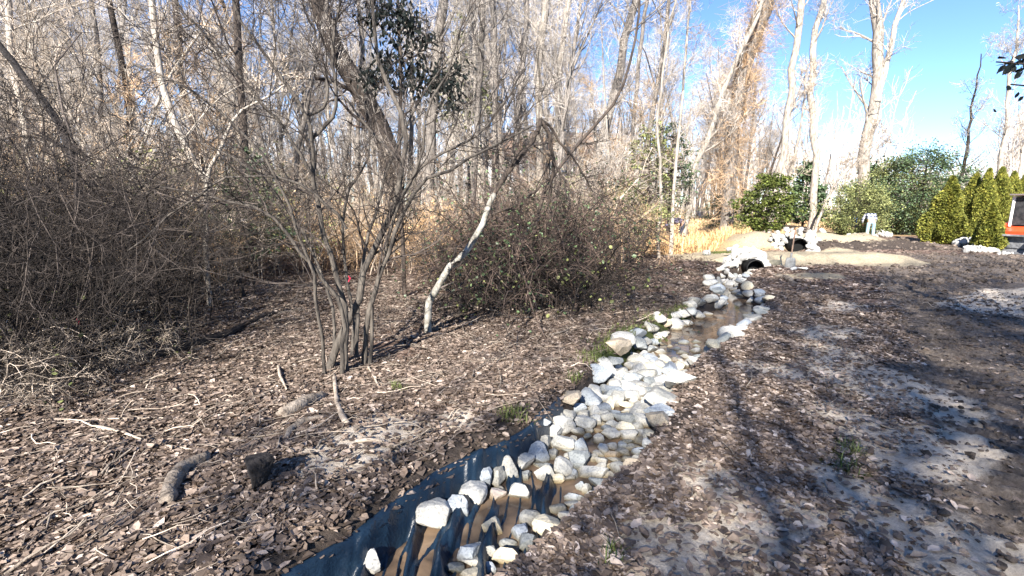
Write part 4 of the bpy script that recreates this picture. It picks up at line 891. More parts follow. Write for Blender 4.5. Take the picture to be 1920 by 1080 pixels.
stems('leaning_sapling', 'thin dark sapling leaning right across the arch over the brush mound', 'tree', b2, b2[1]+.4, [
 ([(985,560),(1000,430),(1020,360),(1040,325),(1075,282),(1110,240),(1145,205),(1175,150),(1195,60),(1200,-20)], 8, 4, 0, .3, 1),
 ([(1040,325),(1000,360),(960,400),(915,450)], 6, 3, 0, -.2, 0)], 'bark_dark', 'twig_dark', 53, (6, 4, 3), .9, .05, .003)
b3 = gp(960, 545); b3[2] = hz(b3[0], b3[1])
stems('thin_sapling', 'thin brown sapling bending right in front of the brush mound', 'tree', b3, b3[1], [([(942,545),(948,495),(965,455),(990,430),(1000,420)], 6, 4, 0, .2, 1)], 'bark_grey', 'twig_brown', 54, (4, 3, 3), .5, .05, .003)
b4 = gp(470, 560); b4[2] = hz(b4[0], b4[1])
stems('bent_sapling', 'dark crooked sapling rising behind the long fallen branch', 'tree', b4, b4[1], [([(460,560),(448,530),(430,490),(405,455),(365,440),(340,435)], 9, 5, 0, .2, 1), ([(275,610),(262,540),(250,480),(235,400),(200,330)], 8, 5, -.6, -.2, 1), ([(225,600),(205,520),(180,440),(170,360)], 8, 5, -.8, -.4, 1)], 'bark_dark', 'twig_dark', 55, (6, 5, 3), .8, .05, .003)
# evergreen sapling with drooping dark leaves
b5 = np.array([at(748, 300, 9)[0], 9., 0.]); b5[2] = hz(b5[0], 9.)
t_ = stems('evergreen_sapling', 'slim sapling with drooping blackish green leaves against the sky', 'tree', b5, 9., [([(758,520),(752,400),(748,260),(752,150),(748,60),(745,-30)], 9, 5, 0, 0, 1),
 ([(750,230),(780,190),(820,160),(850,190)], 4, 2, 0, .2, 0), ([(750,180),(710,150),(690,140)], 4, 2, 0, -.2, 0), ([(750,120),(800,90),(830,100)], 4, 2, 0, .1, 0), ([(748,90),(715,50),(700,30)], 4, 2, 0, .1, 0), ([(748,60),(780,30),(800,40)], 4, 2, 0, -.1, 0)], 'bark_dark', 'twig_dark', 56, (6, 3, 2), .5, -.05, .003)
rg = np.random.default_rng(3); C = []
for (a, b, s, n) in [(722,20,16,60),(700,30,12,30),(745,45,22,80),(778,55,14,40),(735,85,18,40),(760,100,20,30),(690,140,12,50),(710,145,16,60),(740,125,18,50),(770,140,16,40),(790,120,12,40),(830,145,20,90),(850,165,14,50),(810,150,18,60),(845,200,10,24),(780,160,14,40),(800,75,10,30),(735,10,18,50),(695,10,10,20),(855,120,8,20),(765,30,18,40),(720,110,12,30)]:
    n = int(n*1.3); px = rg.normal(a, s*.95, n); py = rg.normal(b, s*.85, n)
    for i in range(n): C.append(at(px[i], py[i], 9+rg.normal(0, .22)))
    for i in range(n//2): C.append(at(px[i]+rg.normal(0, 9), py[i]+rg.normal(0, 9), 9+rg.normal(0, .22)))
C = np.array(C)-b5; v, f = leaves_at(C, .11, rg, droop=1.5, aspect=.2); link('foliage', mesh_from('foliage', v, f, M['dark_leaf']), t_)
# leafy branch at the right edge, from a tree standing just outside
t_ = thing('broadleaf_evergreen', 'glossy dark leaved branch reaching in at the right edge', 'tree', (6.2, 3.6, hz(6.2, 3.6)))
B = np.array([6.2, 3.6, hz(6.2, 3.6)]); tip1, tip2 = at(1868, 116, 3.8)-B, at(1895, 158, 3.7)-B
g = Geo(); g.tube([(0, 0, -.1), (.05, 0, 1.5), (0, .05, 2.6), (0, 0, 3.6), (.1, 0, 5)], [.09, .08, .06, .05, .02], 8); g.tube([(0, .03, 2.2), tip1*.4+np.array([0, 0, 2.2*.6+.15]), tip1*.8+np.array([0, 0, .5]), tip1], [.03, .02, .01, .005], 6); g.tube([(0, .03, 2.1), tip2*.5+np.array([0, 0, 1.05+.1]), tip2], [.03, .015, .005], 6); link('trunk', g.mesh('trunk', M['bark_dark'], True), t_)
C = []; D = []
for i in range(60):
    s = rg.uniform(0, 1)**.7; a, b = 1872+s*90, 121-s*8+rg.normal(0, 6+s*5); C.append(at(a, b, 3.8+rg.normal(0, .06))-B); D.append((-.6, 0, -.55+(rg.random()-.5)*.8))
for a, b in ((1893,160),(1903,168),(1910,172),(1916,138),(1920,180),(1925,150)): C.append(at(a, b, 3.7)-B); D.append((-.7, 0, -.4))
for i in range(900): q = rg.normal(0, 1, 3)*np.array([.45, .7, .7])+np.array([.3, 0, 3.2]); C.append(q); D.append((0, 0, 0))
v, f = leaves_at(np.array(C), .075, rg, droop=.2, aspect=.3, n_dir=np.array(D)*2.2); link('foliage', mesh_from('foliage', v, f, M['dark_leaf']), t_)
# ------------------------------------------------------------------ filler wood
def wood_edge(px):
    return np.interp(px, [-200, 0, 120, 300, 520, 640, 760, 900, 1000, 1150, 1205, 1230, 1350, 1450, 1740, 1760, 2100], [560, 560, 550, 540, 500, 470, 470, 520, 520, 500, 470, 424, 420, 410, 403, 396, 396])
def scatter(n, px0, px1, y0, y1, seed, gap=True, ymin=0, pw=1.0, sky=True):
    r = np.random.default_rng(seed); out = []; k = 0
    while len(out) < n and k < n*80:
        k += 1; Y = y0+(y1-y0)*r.random()**pw; px = r.uniform(px0, px1); x = (px-960)/F_PX*Y*1.03; a, b = proj(np.array([x]), np.array([Y]), np.array([0.]))
        if b[0] > wood_edge(a[0]): continue
        if sky and 1738 < a[0] < 1800 and Y < 90: continue
        if all((x-u)**2+(Y-v)**2 > (.035*Y)**2 for u, v in out): out.append((x, Y))
    return out
talls = []
for i in range(7):
    talls.append(make_tree(300+i, ['bark_pale', 'bark_grey', 'bark_pale', 'bark_dark', 'bark_grey', 'bark_pale', 'bark_grey'][i], 'twig_mauve', 'bare_tree', 'x', 'tree', H=[15,17,14,16,18,13,15][i], r0=[.13,.16,.11,.15,.17,.10,.13][i], bare=[.3,.25,.2,.3,.35,.2,.25][i], lean=[(.05,0),(-.06,.03),(.12,0),(-.1,0),(0,0),(.03,0),(-.15,0)][i], fork=i % 2 == 0, limbs=13, subs=5, tw=5, fine=4, twr=.008))
sap = []
for i in range(6):
    sap.append(make_tree(330+i, ['bark_pale', 'bark_grey', 'bark_pale'][i % 3], ['twig_pale', 'twig_mauve', 'twig_tan'][i % 3], 'bare_sapling', 'x', 'tree', H=[6,7.5,5,8,6.5,5.5][i], r0=[.035,.05,.03,.05,.045,.035][i], bare=.12, lean=[(.1,0),(-.15,.1),(.2,0),(-.05,0),(.3,0),(-.3,0)][i], crook=.09, limbs=14, subs=4, tw=4, fine=3, limbL=.28, twr=.005))
def bush(seed, n, h, spread, r0, mt, arch=.0, kids=(5, 4, 3), L=.9, up=.25, label='x', name='bare_shrub', leaf=None, leafn=0, leafs=.05, wig=.18, rmin=.0035, cat='shrub'):
    rg = np.random.default_rng(seed); P = np.zeros((n, 9, 3)); P[:, 0, :2] = rg.normal(0, spread*.35, (n, 2)); a = rg.uniform(0, 2*PI, n); le = rg.uniform(.05, spread*.9, n)/h
    d = norm(np.stack([np.cos(a)*le, np.sin(a)*le, np.ones(n)], -1)); ln_ = h*rg.uniform(.6, 1.3, n)
    for i in range(1, 9):
        P[:, i] = P[:, i-1]+d*(ln_/8)[:, None]; d = norm(d+rg.normal(0, wig, (n, 3))+np.stack([np.cos(a)*arch, np.sin(a)*arch, -arch*1.6*np.ones(n)], -1)*(i/8))
    R = (r0*rg.uniform(.5, 1.2, n))[:, None]*np.linspace(1, .35, 9)[None]
    x1, r1 = grow(P, R, kids[0], .15, 1, L, (25, 75), 6, .2, up*.5, .55, rmin*1.3, .3, rg); x2, r2 = grow(x1, r1, kids[1], .1, 1, L*.55, (25, 80), 5, .25, up*.2, .6, rmin, .3, rg)
    g = Geo(); g.add(*tubes(P, R, 5)); t = thing(name, label, cat)
    g.add(*tubes(x1, r1, 4)); g.add(*tubes(x2, r2, 3))
    if kids[2]:
        x3, r3 = grow(x2, r2, kids[2], .1, 1, L*.3, (25, 80), 4, .25, 0, .6, rmin*.9, .3, rg); g.add(*tubes(x3, r3, 3))
    else: x3 = x2
    V = np.concatenate(g.V); V[:, 2] = np.maximum(V[:, 2], -.05); g.V = [V]
    link('stems', g.mesh('stems', M[mt], True), t)
    if leaf:
        C = x3.reshape(-1, 3); C = C[rg.integers(0, len(C), leafn)]+rg.normal(0, .03, (leafn, 3)); v, f = leaves_at(C, leafs, rg, droop=.2, aspect=.4); link('foliage', mesh_from('foliage', v, f, M[leaf]), t)
    return t
shr = [bush(400, 16, 2.6, 1.2, .016, 'twig_pale'), bush(401, 20, 1.9, 1.5, .012, 'twig_tan', arch=.15), bush(402, 14, 3.4, 1.3, .02, 'twig_mauve'), bush(403, 22, 1.6, 1.6, .010, 'twig_tan', arch=.25, leaf='straw', leafn=1600, leafs=.07),
       bush(404, 16, 2.4, 1.5, .013, 'twig_pale', arch=.1, leaf='olive_leaf', leafn=2600, leafs=.06), bush(405, 18, 2.0, 1.4, .012, 'twig_brown', arch=.12, leaf='brown_leaf', leafn=700, leafs=.06)]
brm = [bush(420, 26, 1.7, 1.5, .016, 'twig_dark', arch=.28, kids=(5, 3, 1), L=.8, wig=.24), bush(421, 24, 2.2, 1.4, .013, 'twig_brown', arch=.3, kids=(5, 4, 2), L=.85, wig=.26, leaf='holly', leafn=650, leafs=.045), bush(422, 22, 1.4, 1.6, .009, 'twig_dark', arch=.35, kids=(6, 4, 2), L=.7, wig=.25, leaf='olive_leaf', leafn=300, leafs=.055),
       bush(423, 12, 1.5, 1.3, .012, 'pale_wood', arch=.35, kids=(5, 4, 2), L=.5, wig=.25)]
brm.append(bush(430, 15, 3.0, 1.6, .013, 'twig_dark', arch=.12, kids=(5, 4, 3), L=1.15, up=.15, wig=.2, rmin=.003))
protos = set()
used = {}
def place(proto, x, y, rz, s, label, group, tilt=(0, 0), sink=0):
    z = hz(x, y)-sink
    if proto.name in used: o = dup(proto, (x, y, z), rz, s, label, group, tilt=tilt)
    else:
        o = proto; o.location = (x, y, z); o.rotation_euler = (*tilt, rz); o.scale = (s, s, s); o['label'] = label; o['group'] = group; used[proto.name] = 1
    return o
def side(x, y):
    px = float(proj(np.array([x]), np.array([y]), np.array([0.]))[0][0]); return 'left part' if px < 640 else 'middle' if px < 1280 else 'right part' if px < 1760 else 'far right end'
def depthw(y): return 'front rows' if y < 24 else 'middle rows' if y < 38 else 'back rows'
KN = {'bark_pale': 'pale', 'bark_grey': 'grey', 'bark_dark': 'dark'}
r = np.random.default_rng(21)
for x, y in scatter(150, -150, 2080, 22, 75, 1, pw=.8):
    p = talls[r.integers(0, 7)]; k = KN[[c_ for c_ in p.children if c_.name.startswith('trunk')][0].data.materials[0].name]; 
    place(p, x, y, r.uniform(0, 6.28), r.uniform(.75, 1.2), f'tall {k} bare tree in the {depthw(y)} of the {side(x, y)} of the wood', 'tall bare trees of the wood', (r.normal(0, .05), r.normal(.0, .06)))
for x, y in scatter(26, -100, 1150, 13, 24, 11):
    p = talls[r.integers(0, 7)]; k = KN[[c_ for c_ in p.children if c_.name.startswith('trunk')][0].data.materials[0].name]
    place(p, x, y, r.uniform(0, 6.28), r.uniform(.5, .8), f'slender {k} bare tree in the {depthw(y)} of the {side(x, y)} of the wood', 'slender bare trees of the wood', (r.normal(0, .08), r.normal(-.04, .12)))
for x, y in scatter(95, -120, 1760, 11, 34, 2, pw=1.2):
    if 6 < x and y < 17: continue
    p = sap[r.integers(0, 6)]; place(p, x, y, r.uniform(0, 6.28), r.uniform(.7, 1.25), f'thin twiggy sapling in the {depthw(y)} of the {side(x, y)} of the wood', 'thin saplings of the undergrowth', (r.normal(0, .12), r.normal(0, .14)))
for x, y in scatter(135, -100, 1760, 9, 32, 3, pw=1.1, sky=False):
    if x > 4 and y < 13: continue
    pq = float(proj(np.array([x]), np.array([y]), np.array([0.]))[0][0])
    if 1215 < pq < 1335 and y < 28: continue
    
    pxx = float(proj(np.array([x]), np.array([y]), np.array([0.]))[0][0]); i = r.integers(0, 6)
    if pxx > 1200: i = r.choice([0, 1, 3, 3, 4, 4])
    if x < 2 and y < 18: i = [0, 1, 0, 0, 4, 1][i]
    place(shr[i], x, y, r.uniform(0, 6.28), r.uniform(.7, 1.25), f"{['pale bare','tan arching','tall mauve twigged','straw coloured','olive leaved','brown leaved'][i]} shrub in the {depthw(y)} of the {side(x, y)} of the wood", 'undergrowth shrubs of the wood')
for x, y in scatter(60, 1225, 1745, 25, 40, 5, sky=False):
    i = r.choice([0, 1, 1, 3, 3, 2]); place(shr[i], x, y, r.uniform(0, 6.28), r.uniform(1.1, 1.75), f"tall {['pale bare','tan arching','mauve twigged','straw coloured'][i]} shrub of the brush wall behind the far crossing", 'brush wall behind the far crossing')
for x, y in scatter(34, 1330, 1745, 33, 62, 6, sky=False):
    p = talls[r.integers(0, 7)]; k = KN[[c_ for c_ in p.children if c_.name.startswith('trunk')][0].data.materials[0].name]; place(p, x, y, r.uniform(0, 6.28), r.uniform(.8, 1.15), f'tall {k} bare tree in the {depthw(y)} of the {side(x, y)} of the wood', 'tall bare trees of the wood', (r.normal(0, .05), r.normal(.0, .06)))
for x, y in scatter(16, 1790, 2060, 34, 60, 7, sky=False):
    p = talls[r.integers(0, 7)]; k = KN[[c_ for c_ in p.children if c_.name.startswith('trunk')][0].data.materials[0].name]; place(p, x, y, r.uniform(0, 6.28), r.uniform(.5, .75), f'low {k} bare tree behind the hedge at the right edge', 'bare trees behind the hedge', (r.normal(0, .05), r.normal(.0, .06)))
for k, (px, Y_, s_, i) in enumerate([(560,12,.9,0),(640,13,1,1),(720,12.5,.9,0),(500,11.5,.8,4),(820,12,.8,1),(430,10.5,.8,0),(360,9.6,.8,1),(680,15,1.1,0),(780,14,1.1,3),(600,16,1.2,3),(860,13,.9,0),(300,10.5,.9,0),(540,14,1,3),(900,15,1.2,0)]):
    x = (px-960)/F_PX*Y_; place(shr[i], x, Y_, r.uniform(0, 6.28), s_, f"{['pale bare','tan arching','','straw coloured','olive leaved'][i]} shrub on the sunlit floor behind the many stemmed shrub", 'shrubs behind the many stemmed shrub')
# left bramble thicket, near
for k, (px, py, s, i) in enumerate([(-60,700,1.0,0),(30,640,1.0,0),(150,620,.9,0),(20,545,1.2,0),(-80,580,1.3,2),(-20,720,.8,2),(90,690,.7,2),(-120,640,1.2,0),(150,700,.55,0),(-10,640,1.0,4),(60,600,1.0,4),(130,590,.95,4),(210,575,1.0,4),(20,560,1.1,4),(290,550,1.0,4),(110,550,1.1,4),(380,530,.9,4),(180,540,1.1,4),(0,740,.75,4),(90,715,.75,4),(190,675,.8,4),(270,640,.8,4),(60,640,1.35,4),(190,600,1.3,4),(-40,640,1.3,4),(330,590,1.0,4),(-60,600,1.0,4),(450,520,.8,4)]):
    p = gp(px, py); place(brm[i], p[0], p[1], r.uniform(0, 6.28), s, 'dark tangled bramble in the thicket at the left edge', 'brambles of the left thicket')
for k, (px, py, s) in enumerate([(60,700,.6),(150,680,.6),(20,745,.6),(220,690,.5),(110,740,.5)]):
    p = gp(px, py); place(brm[3], p[0], p[1], r.uniform(0, 6.28), s, 'pale dead arching twigs at the front of the left thicket', 'pale twigs fronting the left thicket')
# brush mound in the middle
for k, (px, py, s, i) in enumerate([(990,575,.9,1),(1045,580,.95,2),(1090,572,.8,0),(940,560,.9,2),(1010,545,1.15,1),(1070,545,1.2,1),(960,535,1.1,0),(1030,520,1.35,1),(1070,515,1.1,1),(900,540,.85,1),(860,520,.8,0)]):
    p = gp(px, py); place(brm[i], p[0], p[1], r.uniform(0, 6.28), s*1.12, 'dark tangled brush in the mound left of the stream', 'brush of the mound beside the stream')
# ------------------------------------------------------------------ evergreens
def evergreen(seed, H, R, m, n, size, shape='cone', name='evergreen_tree', label='', cat='tree', loc=(0, 0, 0), group=None, droop=.2, lumps=14, aspect=.4, base=.08, rz=0, tr=1.0):
    rg = np.random.default_rng(seed); t = thing(name, label, cat, loc, rz, group); g = Geo(); g.tube([(0, 0, -.1), (.02, 0, H*.5), (0, 0, H*.93)], [H*.02*tr, H*.013*tr, .01], 7)
    bz = rg.uniform(base*H, H*.9, 40); ba = rg.uniform(0, 2*PI, 40); prof = (lambda u: (1-u)**.75*(.55+.45*np.minimum(u*6, 1))) if shape == 'cone' else (lambda u: np.sin(np.clip(u, 0, 1)*PI)**.6) if shape == 'oval' else (lambda u: np.clip((1-u)*2.2, 0, 1)**.75*(.82+.18*np.sin(np.clip(u*1.1, 0, 1)*PI)))
    for z, a in zip(bz, ba):
        q = prof(z/H)*R*.8; g.tube([(0, 0, z), (math.cos(a)*q*.5, math.sin(a)*q*.5, z+.05*H*.3), (math.cos(a)*q, math.sin(a)*q, z+.02*H)], [H*.005*tr+.004, H*.003*tr+.003, .003], 4)
    link('trunk', g.mesh('trunk', M['bark_dark'], True), t)
    u = base+(1-base)*rg.random(n)**(1.15 if shape != 'cone' else 1.35); a = rg.uniform(0, 2*PI, n); pr = prof(u)*R
    lump = 1+.45*(vnoise(a*lumps/(2*PI), u*H*2.2, 1, seed)-.5)*2
    rad = pr*lump*np.sqrt(rg.uniform(.25, 1, n)); C = np.stack([np.cos(a)*rad, np.sin(a)*rad, u*H+rg.normal(0, .03*H*.3, n)], -1)
    if shape != 'tight' and m not in ('arbor',):
        nc = max(60, n//55); ci = rg.integers(0, len(C), nc); cc = C[ci]*rg.uniform(.9, 1.12, (nc, 1)); wh = rg.integers(0, nc, len(C)); k_ = rg.random(len(C)) < .8; C = np.where(k_[:, None], cc[wh]+rg.normal(0, 1, (len(C), 3))*np.array([.13, .13, .07])*max(R, .6)*rg.uniform(.6, 1.3, (nc, 1))[wh], C); C[:, 2] = np.abs(C[:, 2]); a = np.arctan2(C[:, 1], C[:, 0]); u = np.clip(C[:, 2]/H, 0, 1)
    gapn = vnoise(a*5, u*H*1.6, 1, seed+5); keep = gapn > (.16 if shape != 'tight' else .04); C = C[keep]; a = a[keep]
    D = np.stack([np.cos(a), np.sin(a), (1.6 if shape == 'tight' else -.1)*np.ones(len(a))], -1)*(1.3)
    v, f = leaves_at(C, size, rg, droop=droop, aspect=aspect, n_dir=D); link('crown', mesh_from('crown', v, f, M[m]), t); return t
def ev(px, Y, *a, **k): x = (px-960)/F_PX*Y*1.02; return evergreen(*a, loc=(x, Y, hz(x, Y)), **k)
ev(1425, 20, 61, 2.3, .95, 'conifer', 9000, .09, 'oval', name='spruce_tree', label='small bright green spruce at the edge of the straw grass', cat='tree', droop=.1)
ev(1205, 19, 62, 4.6, .9, 'olive_leaf', 3600, .08, 'oval', name='holly_tree', label='loose green holly behind the thin white sapling', base=.3)
ev(1245, 21, 63, 5.0, 1.0, 'holly', 2600, .08, 'oval', name='holly_tree', label='darker holly rising behind the thin white sapling', base=.35)
ev(1700, 27, 64, 4.6, 2.2, 'holly', 22000, .085, 'oval', name='holly_tree', label='big dark rounded holly right of the tallest pale trunk', base=.05)
ev(1650, 28, 65, 4.0, 1.8, 'olive_leaf', 16000, .085, 'oval', name='evergreen_tree', label='olive green bushy evergreen touching the tallest pale trunk', base=.05)
ev(1585, 26, 66, 2.8, 1.6, 'olive_leaf', 15000, .07, 'oval', name='evergreen_bush', label='olive green bush left of the tallest pale trunk', cat='shrub', base=.05)
ev(1735, 30, 67, 3.0, 1.3, 'olive_leaf', 12000, .075, 'oval', name='evergreen_bush', label='pale olive bush between the big holly and the hedge', cat='shrub', base=.05)
ev(1160, 15, 68, 2.3, 1.2, 'olive_leaf', 7000, .06, 'oval', name='evergreen_bush', label='light green bush behind the brush mound', cat='shrub', base=.3)
ev(1345, 27, 69, 2.2, 1.2, 'olive_leaf', 5000, .06, 'oval', name='evergreen_bush', label='thin olive bush above the straw grass, left of the spruce', cat='shrub', base=.2)
ev(885, 30, 70, 11.5, 1.6, 'olive_leaf', 1700, .3, 'oval', name='pine_tree', label='thin crowned pine behind the straight pale trunk', base=.6)
ev(1490, 34, 71, 4.6, 1.6, 'holly', 4000, .2, 'cone', name='evergreen_tree', label='dark evergreen deep behind the leaning pale trunks', base=.15)
ev(1610, 36, 72, 4.6, 2.2, 'holly', 5000, .2, 'cone', name='evergreen_tree', label='dark evergreen far behind the olive bush', base=.1)
ev(480, 10.5, 73, 2.6, .7, 'holly', 1700, .07, 'oval', name='holly_tree', label='dark holly against the ivy clad trunk in the left wood', base=.25)
ev(60, 9.5, 74, 1.7, 1.1, 'olive_leaf', 2200, .07, 'oval', name='evergreen_bush', label='olive green bush behind the left thicket', cat='shrub', base=.2)
ev(400, 11, 75, 1.5, .9, 'olive_leaf', 1500, .07, 'oval', name='evergreen_bush', label='low green bush before the white arching stem', cat='shrub', base=.1)
# arborvitae hedge
for i, (px, py, topy, wpx, sd_i) in enumerate([(1768,457,332,80,81),(1812,450,326,42,82),(1846,471,385,56,83),(1834,452,318,38,84),(1858,450,314,44,85),(1881,447,322,38,86),(1902,445,328,38,87),(1930,440,335,40,88)]):
    p = gp(px, py); Y = p[1]; H_ = at(px, topy, Y)[2]; R_ = wpx/2*Y/F_PX
    evergreen(sd_i, H_, R_, 'arbor', 26000 if i in (0, 2) else 15000, .075, 'cone' if i in (0, 2) else 'tight', name='arborvitae', label=['wide cone shaped arborvitae, leftmost of the hedge by the loader', 'sunlit narrow arborvitae second from the left in the hedge', 'low bushy arborvitae in front of the others, left of the bucket', 'tall dark arborvitae behind the low bushy one', 'tallest green arborvitae right above the low bushy one', 'arborvitae whose top shows just left of the loader cab roof', 'arborvitae half hidden behind the loader cab', 'arborvitae wholly behind the loader cab at the right edge'][i], cat='hedge tree', loc=(p[0], Y, hz(p[0], Y)), group='arborvitae hedge', droop=-.2, lumps=9, base=.02)
# ------------------------------------------------------------------ unseen evergreens and bare trees added behind the camera for shade
shade = {}
for i, (x, y, H_) in enumerate([(-30,-13,14),(-26.5,-12,13.5),(-23,-13,13.5),(-19.5,-12,13.4),(-15.8,-13,13.3),(-12.2,-13,13.3),(-3.4,-13,16.6),(.2,-14,17.5),(3.8,-13,16.0),(7.4,-14,15.4),(11,-13,14.8),(14.6,-14,15.2),(18.2,-13,15),(-1.6,-18,19),(2,-18.5,19),(5.6,-18,18),(9.2,-18.5,17.5),(12.8,-18,17.5),(-15.4,-18,15),(-19,-18.5,15)]):
    k = i % 3; lb = 'unseen evergreen added behind the viewer to shade the stream'
    if k not in shade: shade[k] = evergreen(500+k, 16, 2.4, 'holly', 11500, .10, 'oval', tr=.3, name='evergreen_tree', label=lb, cat='tree', loc=(x, y, -.5), group='added shade evergreens behind the viewer', base=.01); o = shade[k]
    else: o = dup(shade[k], (x, y, -.5), i*1.3, 1, lb, 'added shade evergreens behind the viewer')
    o.scale = (1.6, 1.25, H_/16)
r = np.random.default_rng(77)
for row, (yy, H_) in enumerate(((-17, 1.15), (-22, 1.3))):
    for k in range(15 if row % 2 else 14):
        x = -5.2+k*2.0+(row % 2)*1.0+r.normal(0, .3)
        x = x*1.15
        if x < -3.5+0*row and row < 2: continue
        p = talls[(k*3+row*2) % 7]; dup(p, (x, yy+r.normal(0, .5), -.3), r.uniform(0, 6.28), H_*(.92 if x > 4 else 1), 'unseen bare tree added behind the viewer to dapple the stream', 'added bare shade trees behind the viewer')
# ------------------------------------------------------------------ far wood
r = np.random.default_rng(31)
n = 1500; a = np.radians(r.uniform(-62, 62, n)); D_ = r.uniform(75, 130, n); x = np.sin(a)*D_; y = np.cos(a)*D_; P = np.zeros((n, 6, 3)); P[:, 0] = np.stack([x, y, 0*x], -1); h_ = r.uniform(9, 17, n)*np.where(np.abs(np.degrees(a)-41) < 3.5, .35, 1)
for i in range(1, 6): P[:, i] = P[:, i-1]+np.stack([r.normal(0, .35, n), r.normal(0, .35, n), h_/5], -1)
R = np.full((n, 1), .13)*np.linspace(1, .3, 6)[None]; a1, r1 = grow(P, R, 8, .15, 1, 4.5, (20, 60), 5, .15, .25, .5, .035, .4, r); a2, r2 = grow(a1, r1, 5, .2, 1, 2.2, (20, 60), 4, .2, .15, .6, .022, .3, r)
g = Geo(); g.add(*tubes(P, R, 4)); g.add(*tubes(a1, r1, 3)); g.add(*tubes(a2, r2, 3)); tag(link('distant_wood', g.mesh('distant_wood', M['twig_mauve'])), 'far bare woodland closing the view behind the trees', 'woodland', kind='stuff')
# ------------------------------------------------------------------ houses behind the wood
def house(px0, px1, Y, zb, ze, zr, label, wins, wall='white_paint', depth=9):
    x0 = (px0-960)/F_PX*Y; x1 = (px1-960)/F_PX*Y; t = thing('house', label, 'house', ((x0+x1)/2, Y, 0)); w_ = (x1-x0)/2; g = Geo(); g.box((0, depth/2, ze/2), (2*w_, depth, ze)); link('wall', g.mesh('wall', M[wall]), t)
    g = Geo(); o = .45
    g.prism([(-w_-o, -o, ze-.1), (-w_-o, depth/2, zr), (-w_-o, depth+o, ze-.1), (-w_-o, depth+o, ze-.28), (-w_-o, depth/2, zr-.2), (-w_-o, -o, ze-.28)], (2*w_+2*o, 0, 0)); link('roof', g.mesh('roof', M['roof']), t)
    for (cx, cz, ww, hh) in wins:
        g = Geo()
        for bx, bz, bw, bh in ((0, hh/2, ww+.16, .1), (0, -hh/2, ww+.2, .12), (-ww/2, 0, .1, hh), (ww/2, 0, .1, hh), (0, 0, .05, hh)): g.box((cx+bx, -.05, cz+bz), (bw, .1, bh))
        f = link('window', g.mesh('window', M['white_paint']), t); g = Geo(); g.box((cx, -.012, cz), (ww, .03, hh)); link('pane', g.mesh('pane', M['glass_dark']), f)
    return t
house(915, 1110, 48, 4, 6.6, 9.2, 'white two storey house with a brown roof behind the arch of branches', [(.3, 5.9, 1.3, 1.1), (-3, 5.6, 1.0, 1.2), (4, 5.4, 1.0, 1.2), (0.3, 3.2, 1.4, 1.2)])
house(1770, 1830, 70, 3, 3.9, 5.6, 'small pale house with a reddish roof seen in the sky gap', [(0, 2.6, 1.2, 1.1)], depth=8)
